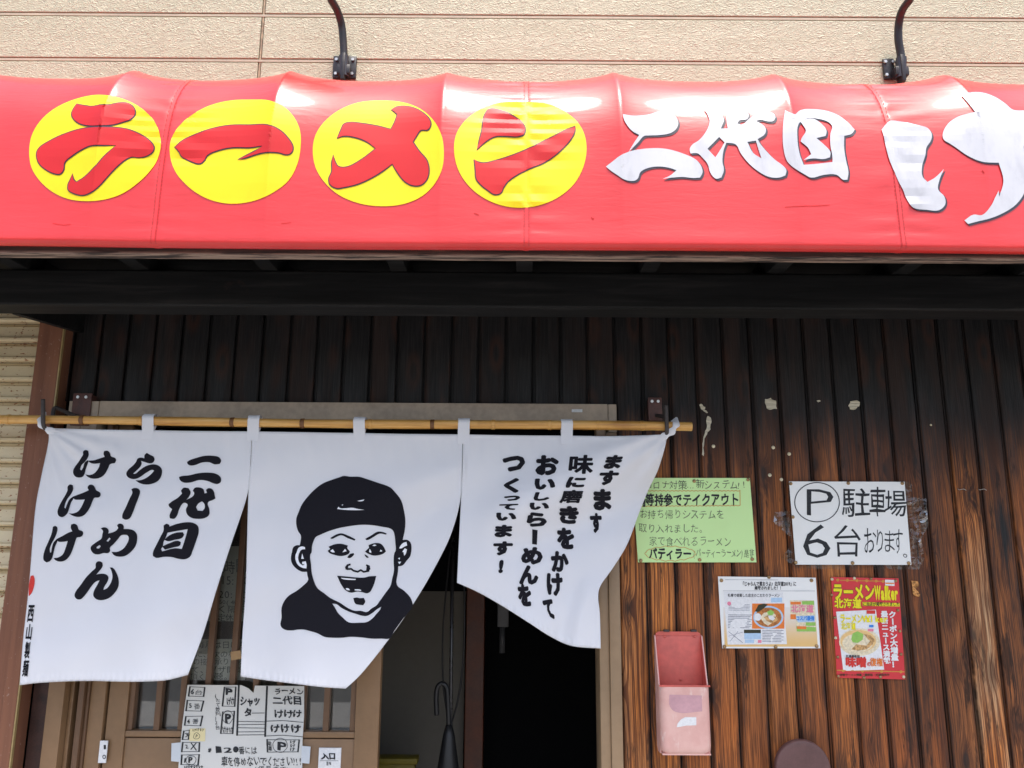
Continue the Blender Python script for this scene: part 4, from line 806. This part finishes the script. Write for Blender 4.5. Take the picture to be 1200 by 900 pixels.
flat('caption_box', rect(630,303,742,350), I_LB, ar, S, .0009); flat('dark_box', rect(358,625,528,660), I_NORI, ar, S, .0009); flat('blue_box', rect(362,660,530,720), I_LB, ar, S, .0009); flat('blue_box', rect(368,724,460,758), I_LB, ar, S, .0009); flat('stamp', ellipse(210,362,20,20), I_PK, ar, S, .0009); flat('stamp', rect(498,728,535,758), I_PK, ar, S, .0009)
flat('cover_base', [(820,330),(1062,330),(1085,645),(888,645),(880,520),(826,470)], I_CR, ar, S, .0007); flat('cover_green', [(940,340),(1062,335),(1064,375),(945,372)], I_GN, ar, S, .0011); flat('cover_green', [(885,590),(1080,600),(1084,643),(890,643)], I_GN, ar, S, .0011); flat('cover_pink', [(825,345),(930,345),(930,372),(828,372)], I_O, ar, S, .0011)
decal('cover_title', LT(a1, '北海道', 832, 372, 1058, 455, off=.03), S, I_PK, ar, .0012); flat('cover_blue', [(880,490),(1068,480),(1072,545),(900,552)], I_LB, ar, S, .0011)
decal('cover_title', LT(a1, 'コスパ最強', 880, 485, 1066, 535, off=.04), S, I_BL, ar, .0013); flat('cover_strip', rect(980,552,1078,585), I_GN, ar, S, .0012); flat('cover_strip', [(890,590),(985,592),(985,620),(892,618)], I_O, ar, S, .0013); flat('cover_strip', rect(825,470,880,520), I_O, ar, S, .0009)
for x, y in ((133,130),(610,97),(1037,130),(163,795),(677,798),(1090,790)): tack(ar, S, *a1((x, y)))
# red magazine poster
def r1(p): return (960+p[0]/6.667, 665+p[1]/6.667)
RR = lambda pts: [r1(p) for p in pts]
rp, S = sheet('red_poster', RR([(92,75),(620,85),(672,875),(138,862)]), -.0055, P_RED, 'red ramen magazine poster with yellow title under the parking sign', 'poster', curl=.003, seed=9)
def fl2(nm, pts, mat, off): return decal(nm, poly(RR(pts)), S, mat, rp, off, 8)
def r2(p): return r1((p[0]+(p[1]-75)*.03, p[1]+(p[0]-92)*.015))
decal('title_outline', LT(r2, 'ラーメン', 100, 118, 430, 258, off=.065) + LT(r2, 'Walker', 425, 118, 755, 255, off=.06)[:0] + LT(r2, '北海道', 112, 240, 325, 318, off=.06), S, I_K2, rp, .0006, 10)
decal('title', LT(r2, 'ラーメン', 100, 118, 430, 258, off=.04) + LT(r2, '北海道', 112, 240, 325, 318, off=.035), S, I_Y, rp, .0010, 10)
wk = []
for i, c in enumerate('Walker'):
    xs = [428, 478, 508, 528, 556, 586, 612]; lo_ = 255; hi = 135 if c in 'Wlk' else 172
    wk += fit(c, xs[i], hi, xs[i+1]+(-2), lo_-4, off=.05)
decal('title', [mapt(r2, t) for t in wk], S, I_Y, rp, .0012, 10)
fl2('title_banner', [(338,270),(628,278),(630,304),(340,300)], I_Y, .0006); decal('banner_lettering', LT(r1, 'に当店が掲載されました', 340, 270, 628, 302, off=.01), S, I_K2, rp, .0010, 10)
fl2('cover', [(132,345),(443,330),(508,798),(188,808)], I_WH, .0006); fl2('broth', ellipse(315,583,160,108), I_CR, .0009); fl2('bowl_rim', ellipse(305,575,140,88), I_PO, .0011); fl2('noodles', ellipse(300,590,120,72), I_CR, .0013)
fl2('greens', [(250,560),(262,515),(300,498),(345,520),(340,565),(300,590),(262,585)], I_GN, .0016); fl2('noodles', [(250,640),(290,600),(370,610),(410,560),(420,600),(370,640),(300,650)], I_TAN, .0015); fl2('noodles', [(350,520),(400,530),(440,570),(420,590),(380,560)], I_TAN, .0016)
decal('cover_title', LT(r2, 'ラーメン', 150, 358, 330, 435, off=.03) + LT(r2, 'Walker', 325, 360, 530, 430, off=.03) + LT(r2, '北海道', 160, 428, 275, 485, off=.03), S, I_Y, rp, .0019, 10)
fl2('cover_tag', rect(390,448,425,468), I_BL, .0012); fl2('cover_tag', rect(370,335,438,362), I_R, .0012); fl2('cover_tag', rect(380,480,425,500), I_PK, .0014); fl2('corner_tag', [(515,95),(588,98),(588,145),(515,140)], I_WH, .0006); fl2('corner_tag', [(518,118),(586,120),(586,130),(518,128)], I_O, .0010)
decal('cover_lettering', LT(r2, '味噌', 185, 695, 352, 778, off=.045) + LT(r2, 'の', 352, 730, 385, 770, off=.03), S, I_R, rp, .0019, 10); decal('cover_lettering', LT(r2, '復権', 378, 700, 478, 768, off=.02), S, I_O, rp, .0019, 10); decal('cover_lettering', LT(r2, '札幌最新版', 190, 680, 300, 705, off=.01) + LT(r2, 'すみれ純連', 165, 520, 245, 545, off=.01)[:0], S, I_K2, rp, .0019, 10)
decal('side_lettering', line('クーポン大増量！', 540, 340, 600, 785, off=.04, vert=True, mapf=lambda p: r1((p[0]+(p[1]-340)*.055, p[1]))) + line('最新ニュース満載', 480, 338, 535, 752, off=.04, vert=True, mapf=lambda p: r1((p[0]+(p[1]-340)*.055, p[1]))), S, I_WH, rp, .0008, 10)
q = []
for i in range(6): q += poly(RR(ellipse(145+i*75 if i < 5 else 500, 98+i*2, 12, 12, 10)))
for i in range(4): q += poly(RR(ellipse(188+i*150, 806+i*3, 12, 12, 10)))
q += stroke(RR([(165,100),(510,108)]), .5) + stroke(RR([(140,803),(665,815)]), .6); decal('orange_ornament', q, S, I_OR, rp, .0006, 10)
decal('small_print', LT(r1, '味噌ラーメン特集・最新版・好評発売中', 160, 828, 550, 850, off=.01), S, I_NORI, rp, .0006, 10)
for x, y in ((100,92),(275,85),(405,88),(598,105),(615,335),(630,497),(640,678),(150,850),(350,860),(478,855),(660,855),(128,550),(145,700),(122,392),(98,215)): tack(rp, S, *r1((x, y)), M_TACKW if (x+y) % 3 == 0 else None, .0042)

# ---- pamphlet holder
ho = empty('leaflet_holder', at(800, 887, -.03), 'faded pink and red plastic leaflet holder screwed to the planks', 'leaflet holder')
def faded():
    m = NT('faded_pink_plastic'); n = m.noise(m.pos(), 12, 5, .65); s = m.noise(m.pos((1,1,.4)), 60, 4, .7); 
    col = m.mix(m.smap(n, .35, .65), c4(.80, .50, .44), c4(.73, .41, .36)); col = m.mix(m.smap(s, .56, .7, 0, .6), col, c4(.84, .66, .60)); col = m.mix(m.smap(s, .30, .22, 0, .5), col, c4(.42, .20, .19))
    return m.fin(col, .5, m.bump(s, .2, .0008))
MF = faded(); MR = plain('red_plastic', (.66, .13, .10), .4, .15, 8, .1)
xl, xr = .411, .546; zt, zf, zbm = 1.365, at(800, 803.5, -.075).z, at(800, 886, -.075).z; dp = -.075
bx('back_plate', xl+.002, xr-.002, -.010, -.006, zbm+.004, zt-.012, MR, ho, .001); mb = MB(); tp = [(xl+.002, zt-.0115), (xl+.005, zt-.004), (xl+.012, zt), (xr-.012, zt), (xr-.005, zt-.004), (xr-.002, zt-.0115)]; mb.add([(x, y, z) for y in (-.010, -.006) for x, z in tp], [(0,1,2,3,4,5), (11,10,9,8,7,6)]+[(i, i+6, (i+1)%6+6, (i+1)%6) for i in range(6)]); mb.obj('back_plate_top', MR, ho)
def side(x0, x1):
    vs = [(x, y, z) for x in (x0, x1) for y, z in ((-.006, zbm+.01), (-.02, zbm), (dp+.024, zbm+.001), (dp+.017, zbm+.02), (dp+.017, zf-.004), (-.014, zt-.012), (-.006, zt-.010))]
    n = 7; return MB().add(vs, [tuple(range(n)), tuple(range(n, 2*n))[::-1]] + [(i, i+n, (i+1)%n+n, (i+1)%n) for i in range(n)])
side(xl-.001, xl+.0022).obj('side_panel', MF, ho); side(xr-.0022, xr+.001).obj('side_panel', MF, ho)
side(xl+.0023, xl+.0032).obj('inner_side', MR, ho); side(xr-.0032, xr-.0023).obj('inner_side', MR, ho)
# rounded front shell
vs = []; fs = []; R = .019
prf = []
for k in range(6): a = math.pi/2*k/5; prf.append((xl-.0012+R-R*math.cos(a), dp-.0012+R-R*math.sin(a)))
prf += [((xl+xr)-x, y) for x, y in prf[::-1]]
for zi, (z, ins) in enumerate(((zf, 0), (zf-.003, 0), (zbm+.024, 0), (zbm+.012, .002), (zbm+.004, .007), (zbm, .016))):
    for x, y in prf: vs.append((x+(ins if x < (xl+xr)/2 else -ins), y+ins*.8, z))
    if zi:
        L = len(prf)
        for i in range(L-1): fs.append((L*(zi-1)+i, L*zi+i, L*zi+i+1, L*(zi-1)+i+1))
fs.append(tuple(range(L*5, L*6)))
MB().add(vs, fs).obj('front_shell', MF, ho, True)
bx('front_lip', xl-.002, xr+.002, dp-.003, dp+.002, zf-.003, zf+.0015, MR, ho, .001)
bx('pocket_floor', xl+.002, xr-.002, dp+.004, -.008, zbm+.001, zbm+.004, MF, ho, 0)
HS = lambda px, py, off: at(px, py, dp-.0012-off)
decal('sticker', poly(T(750, 720, 5, [(215,662),(220,640),(240,615),(265,602),(330,602),(330,650),(270,652)])), HS, I_WH, ho, .0006)
decal('faded_label', poly(smooth(T(750, 720, 5, [(172,470),(362,475),(365,568),(210,572),(175,540)]))), HS, plain('label_ghost', (.60, .34, .37), .5), ho, .0005)
for px, py in ((779, 746), (814, 746), (797.5, 796.5)): mb = MB(); c = at(px, py, -.011); mb.cyl((c.x, -.0095, c.z), (0, -1, 0), .0036, .003, 12); mb.obj('screw', MR, ho, True)
for px in (781, 813): c = at(px, 740, -.011); bx('clip', c.x-.008, c.x+.008, -.013, -.004, c.z-.001, c.z+.005, M_IRON, ho, .0005)

# ---- round brown cover
c = at(941.4, 902, -.045); rd = empty('round_cover', c, 'round dull brown plastic cover on the planks at the bottom edge', 'cover')
MBC = plain('brown_plastic', (.125, .062, .058), .45, .15, 25)
MB().tube([(c.x, 0, c.z), (c.x, -.03, c.z)], [.064, .066], 40).obj('housing', MBC, rd, 'auto')
MB().tube([(c.x, -.03, c.z), (c.x, -.043, c.z), (c.x, -.0465, c.z), (c.x, -.0475, c.z), (c.x, -.0482, c.z)], [.0755, .0755, .073, .069, .060], 48).obj('lid', MBC, rd, 'auto')

# ---- loose tacks, staples and torn scraps on the planks
for i, (px, py, wh) in enumerate(((836,523,'lone pale tack in the plank above the green notice'), (906,524.5,'pale tack high above the gap between green notice and parking sign'), (924.7,532,'pale tack above the left end of the parking sign'), (902,556.8,'upper tack just left of the parking sign corner'), (915.6,562,'lower tack just left of the parking sign corner'), (1090.7,498,'tiny pale tack right of and above the parking sign'))):
    p = at(px, py, -.001); mb = MB(); mb.tube([p, p+Vector((0,-.002,0)), p+Vector((0,-.0035,0))], [.0055, .005, .002] if i < 5 else [.003, .0026, .001], 12)
    o = mb.obj('thumbtack', M_TACKW, None, True); meta(o, wh, 'thumbtack', 'loose tacks in the plank wall')
scr = [([(896,467.5),(903,466.7),(906,468),(910,471),(910,479),(904,480),(898,479)], 'larger square torn paper scrap high on the planks', P_SCRAP), ([(994.5,475),(997,470),(1003,469),(1008,471),(1007,476),(1003,480),(996,480)], 'ragged torn paper scrap high on the planks above the parking sign', P_SCRAP), ([(957,469.5),(960,468.8),(962,470),(959,471.5)], 'tiny torn paper scrap between the two larger scraps', P_SCRAP),
 ([(820,473),(823,474),(826,477),(826,481),(830,483),(828,484),(823,481),(821,478)], 'small torn paper scrap above the curling strip', P_SCRAP), ([(829,487),(833,489),(834,495),(832,503),(828,509),(825,514),(824.5,525),(824.5,535),(823,533),(823,520),(824,511),(828,503),(828,495)], 'curling strip of torn paper above the green notice', P_SCRAP), ([(1068,681),(1076,681),(1077,687),(1073,689),(1078,696),(1077,700),(1071,698),(1069,690)], 'bare orange chipped mark right of the red poster', ink('bare_wood_chip', (.50, .24, .08), .7, .5))]
for pts, lb, mt in scr:
    if len(pts) > 4: pts = [(x+random.uniform(-.7, .7), y+random.uniform(-.7, .7)) for q in range(len(pts)) for x, y in [((pts[q][0]*(1-t)+pts[(q+1)%len(pts)][0]*t), (pts[q][1]*(1-t)+pts[(q+1)%len(pts)][1]*t)) for t in (0, .33, .67)]]
    a = [at(x, y, -.004 if i % 2 else -.0025) for i, (x, y) in enumerate(pts)]; n = len(a); mb = MB(); L = [[Vector((x, y, 0)) for x, y in pts]]
    tt = tessellate_polygon(L); mb.add(a+[p+Vector((0, .0012, 0)) for p in a], [t for t in tt]+[tuple(i+n for i in t[::-1]) for t in tt]+[(i, (i+1)%n, (i+1)%n+n, i+n) for i in range(n)])
    o = mb.obj('wood_chip' if 'chipped' in lb else 'paper_scrap', mt); meta(o, lb, 'mark' if 'chipped' in lb else 'paper scrap')
for px, lb in ((1127, 'left of two bent staples above and right of the parking sign'), (1151, 'right of two bent staples above and right of the parking sign')):
    mb = MB(); mb.tube(bez([at(px-5, 572, -.001), at(px-3, 574, -.005), at(px+2, 573, -.006), at(px+5, 574.5, -.004)], 4), .0009, 6); meta(mb.obj('staple', M_BOLT), lb, 'staple', 'bent staples in the planks')

# ================================================================== notices at the door
def n1(p): p = wob(p, 10, .022); return (200+p[0]/8.18, 790+p[1]/8.18)
def n2(p): p = wob(p, 10, .022); return (280+p[0]/8.18, 790+p[1]/8.18)
E1 = lambda pts: [n1(p) for p in pts]
E2 = lambda pts: [n2(p) for p in pts]
YN = .020
nq = [(219.8, 802.5), (283, 803), (291, 806.5), (297, 812), (298.8, 803.5), (304, 803.5), (356.5, 804), (356.3, 840), (354.5, 868), (354, 925), (207, 925), (209.5, 893), (213.5, 850)]
mp = empty('parking_map_notice', at(285, 860, YN), 'white handwritten parking map taped across the sliding door', 'notice')
def yfn(px, py): return YN - .0015*noise.noise(Vector((px*.03, py*.04, 4)))
SN = lambda px, py, off: at(px, py, yfn(px, py)-off)
decal('sheet', poly(nq), SN, P_N, mp, 0, 8)
decal('tape', poly([(201, 871), (212, 870), (211.5, 893), (200.5, 892)]), SN, P_TAPE, mp, .0012, 8); decal('tape', poly([(353.5, 874), (364, 875), (362.5, 895), (353, 894)]), SN, P_TAPE, mp, .0012, 8)
decal('sticky_note', poly(E1([(182,522),(335,520),(330,640),(178,638)])), SN, P_YN, mp, .0008, 8)
th = []; tn = []
for (x0, y0, x1, y1, sk) in ((178,122,325,215,10), (152,255,308,350,12), (135,405,300,495,12), (122,540,180,625,8), (112,658,275,738,6), (100,775,270,870,8), (503,125,625,308,12), (484,355,608,570,14)):
    th += stroke(E1([(x0+sk, y0), (x0-sk*.5, y1)]), .95)+stroke(E1([(x1+sk*.3, y0), (x1-sk, y1)]), .95); tn += stroke(E1([(x0+sk, y0), (x1+sk*.3, y0)]), .3)+stroke(E1([(x0-sk*.5, y1), (x1-sk, y1)]), .3)
th += stroke(E1([(658,115),(645,350),(637,582)]), 1.1)+stroke(E2([(272,115),(260,350),(247,598)]), 1.1)+stroke(E2([(270,628),(272,745)]), .9)+stroke(E2([(575,630),(565,745)]), .9)
for y in (452, 482, 517, 553, 580): tn += stroke(E1([(640,y),(900,y+2)]), .35)
tn += stroke(E2([(250,455),(420,448),(612,465)]), .35)+stroke(E2([(248,595),(420,585),(612,600)]), .35)+stroke(E2([(268,630),(575,630)]), .35)+stroke(E2([(270,745),(570,745)]), .35)+stroke(E2(ellipse(395,680,70,70,24)), .3, True)+stroke(E2([(125,378),(240,372)]), .35)
tn += stroke(E1(ellipse(195,822,52,45,18)), .3, True)+stroke(E1(ellipse(248,595,30,30,16)), .25, True)+stroke(E1(ellipse(548,410,52,60,18)), .3, True)
tn += stroke(E1([(195,660),(240,725)]), .6)+stroke(E1([(240,660),(190,728)]), .6)
decal('thick_marker_lines', th, SN, I_K, mp, .0008, 10); decal('thin_marker_lines', tn, SN, I_K, mp, .0010, 10)
F1 = lambda *a: [mapt(n1, t) for t in fit(*a[:5], off=a[5])]
F2 = lambda *a: [mapt(n2, t) for t in fit(*a[:5], off=a[5])]
hw = F1('6',195,140,225,195,.01)+F1('台',235,150,300,200,.0)+F1('5',180,285,205,325,.01)+F1('番',225,280,280,335,-.005)+F1('4',158,432,185,475,.01)+F1('番',205,425,268,480,-.005)+F1('3',140,565,168,605,.01)+F1('2',140,678,165,718,.01)+F1('1',125,800,140,850,.01)+F1('P',172,792,218,850,.03)
hw += F1('P',238,582,258,610,.0)+LT(n1, 'けけけ', 205, 520, 320, 552, off=.01)+F1('P',530,135,590,205,.045)+LT(n1, 'けけ', 530, 225, 610, 295, off=.02, jit=.1)+F1('P',522,380,582,470,.045)+LT(n1, 'けけけ', 495, 500, 590, 560, off=.02, jit=.1)+LT(n1, 'けけけけ', 122, 872, 310, 915, off=.03)
hw += line('(たて並列)2台', 425, 185, 478, 535, off=.005, vert=True, mapf=n1)+LT(n2, 'シャッ', 8, 212, 205, 310, off=.035, jit=.05)+F2('タ',50,325,118,408,.04)
hw += LT(n2, 'ラーメン', 335, 130, 618, 200, off=.015, jit=.05)+LT(n2, '二代目', 318, 212, 608, 296, off=.02, jit=.05)+LT(n2, 'けけけ', 330, 335, 610, 420, off=.03, jit=.05)+LT(n2, 'けけけ', 295, 478, 590, 562, off=.03, jit=.05)+F2('P',372,648,455,730,.03)+line('駐車', 280, 640, 316, 735, off=.01, vert=True, mapf=n2)+line('けけけ', 485, 632, 540, 740, off=.02, vert=True, mapf=n2)
cr = lambda *a, **k: [mapt(lambda p: (lambda q: (200+q[0]/4, 700+q[1]/4))(wob(p, 5, .045)), t) for t in line(*a, **k)]
hw += cr('※', 172, 694, 203, 734, off=.01)+cr('2', 250, 700, 290, 732, off=.02)+cr('番には', 318, 698, 405, 736, off=.005, jit=.04)+cr('車を停めないでください!!!', 235, 745, 622, 792, off=.008, jit=.04)+cr('(係員まで)', 390, 790, 560, 820, off=.0)
hw += poly([(200+x/4, 700+y/4) for x, y in ellipse(305,713,13,15,10)])+poly([(200+x/4, 700+y/4) for x, y in [(210,697),(235,700),(240,728),(212,730)]])
decal('handwriting', hw, SN, I_K, mp, .0013, 10)
# entrance sticker
sg = empty('entrance_sticker', at(385, 890, .026), 'small white entrance sticker on the lower door panel', 'sign'); SS = lambda px, py, off: at(px, py, .0245-off)
bq = at(373.3, 877, .02), at(398.2, 905, .02); bx('plate', bq[0].x, bq[1].x, .0250, .0295, bq[1].z, bq[0].z, I_WH, sg, .0005)
decal('lettering', cr('入口', 706, 728, 776, 760, off=.04)+stroke([(200+700/4, 700+766/4), (200+785/4, 700+766/4)], .2)+[mapt(lambda p: (lambda q: (200+q[0]/4, 700+q[1]/4))(wob(p, 5, .045)), t) for t in fit('N', 742,770,753,787, off=.02)+fit('I', 733,770,737,787, off=.02)], SS, I_K2, sg, .0006)
sg = empty('door_edge_sticker', at(120, 882, .012), 'narrow white sticker with cut off lettering between door frame strips', 'sign'); bq = at(117.5, 868, .015), at(124, 894, .015); bx('plate', bq[0].x, bq[1].x, .0142, .0172, bq[1].z, bq[0].z, I_WH, sg, 0)
decal('lettering', poly(rect(121.5,873,124,878))+stroke(ellipse(122,887,1.6,2.2,10), .4, True), lambda px, py, off: at(px, py, .0140-off), I_K2, sg, .0006)
# opening hours sheets taped inside the glass
for (q, rows_, lb) in (([(228,640),(291,640),(289.5,728),(224,728)], [('営業時間', 234, 655, 290, 672), ('15:00', 258, 673, 292, 687), ('20:30', 256, 690, 290, 702), ('60(40分)', 256, 702, 292, 709), ('く隔日', 254, 709, 290, 719), ('定休日', 254, 719, 284, 728)], 'upper grey handwritten hours sheet behind the door glass'),
                      ([(222,749),(288,749),(287,797),(217,797)], [('毎月は日にち', 230, 751, 289, 760), ('に、次の材料', 228, 762, 287, 771), ('の接客承ります', 226, 771, 286, 780), ('て、ブザ開始', 224, 780, 286, 789), ('頂くい聴。', 222, 788, 272, 797)], 'lower grey handwritten hours sheet behind the door glass')):
    r_, S = sheet('hours_sheet', q, .066, P_OLD, lb, 'notice', curl=.001, seed=11, group='handwritten sheets behind the door glass')
    hw = []
    for t_, x0, y0, x1, y1 in rows_: hw += line(t_, x0, y0, x1, y1, off=.0, jit=.06)
    decal('handwriting', hw, S, I_P, r_, .0006, 10)
o = decal('masking_tape', poly([(270,764),(282,762),(283,772),(271,774)]), lambda px, py, off: at(px, py, .029-off), plain('masking_tape', (.42, .27, .13), .6), None, 0); meta(o, 'piece of brown tape across a door bar between the curtain panels', 'tape')
o = decal('label_strip', poly(rect(670, 479.5, 682.5, 483)), lambda px, py, off: at(px, py, -.0312-off), I_WH, None, 0); meta(o, 'tiny white label on the beige door header above the rod', 'label')

# ================================================================== things inside the doorway
um = empty('umbrella', at(526, 900, .30), 'closed black umbrella with curved handle hanging inside the doorway', 'umbrella')
MB().tube(bez([at(512, 838, .28), at(511, 820, .28), at(512.5, 806, .28), at(518, 801, .28), at(523.5, 806, .28), at(525, 822, .28), at(526, 850, .28)], 6), .0078, 12).obj('handle', M_RUB, um, True)
MB().tube([at(526, 850, .28), at(526, 862, .28), at(525, 900, .28), at(523, 1000, .28)], [.011, .019, .034, .045], 14).obj('folded_canopy', M_RUB, um, True)
ra = empty('steel_pole', at(528, 700, .33), 'thin dark steel pole standing inside the doorway', 'pole'); a, b = at(531, 600, .33), at(526, 1000, .33)
MB().tube([b, a], .006, 10).obj('shaft', plain('grey_steel', (.09, .09, .095), .3, .1, 20, metallic=.7), ra, True); MB().tube([at(527, 846, .33), b], .0095, 10).obj('sleeve', plain('grey_steel_sleeve', (.10, .10, .11), .3, .1, 20), ra, True)
for q, lb in (([(528,640),(523,690),(519,740),(519,795),(523,830),(526,848)], 'left black cable looping beside the steel pole'), ([(540,640),(544,690),(544,750),(540,800),(533,835),(528,850)], 'right black cable looping beside the steel pole')):
    meta(MB().tube(bez([at(x, y, .36) for x, y in q], 6), .0028, 8).obj('cable', M_RUB, None, True), lb, 'cable', 'cables beside the steel pole')
yb = empty('yellow_crate', at(470, 900, .7), 'yellow plastic crate edge low behind the door', 'crate'); a, b = at(447, 889, .6), at(489, 900, .6)
bx('crate_rim', a.x-.1, b.x, .60, .66, a.z-.02, a.z, M_YEL, yb, .004); bx('crate_body', a.x-.09, b.x-.01, .61, .655, .101, a.z-.021, M_YEL, yb, .004)
gb = empty('wall_box', at(590, 720, .9), 'small grey box with pipe high in the dark doorway', 'box'); a, b = at(583, 707, .88), at(596, 735, .88)
bx('housing', a.x, b.x, .88, .925, b.z, a.z+.25, plain('dull_grey_box', (.16, .16, .165), .5), gb, .003); MB().tube([(a.x+.02, .90, b.z), (a.x+.02, .90, b.z-.1)], .012, 10).obj('pipe', plain('dull_pipe', (.10, .10, .105), .4), gb, True)
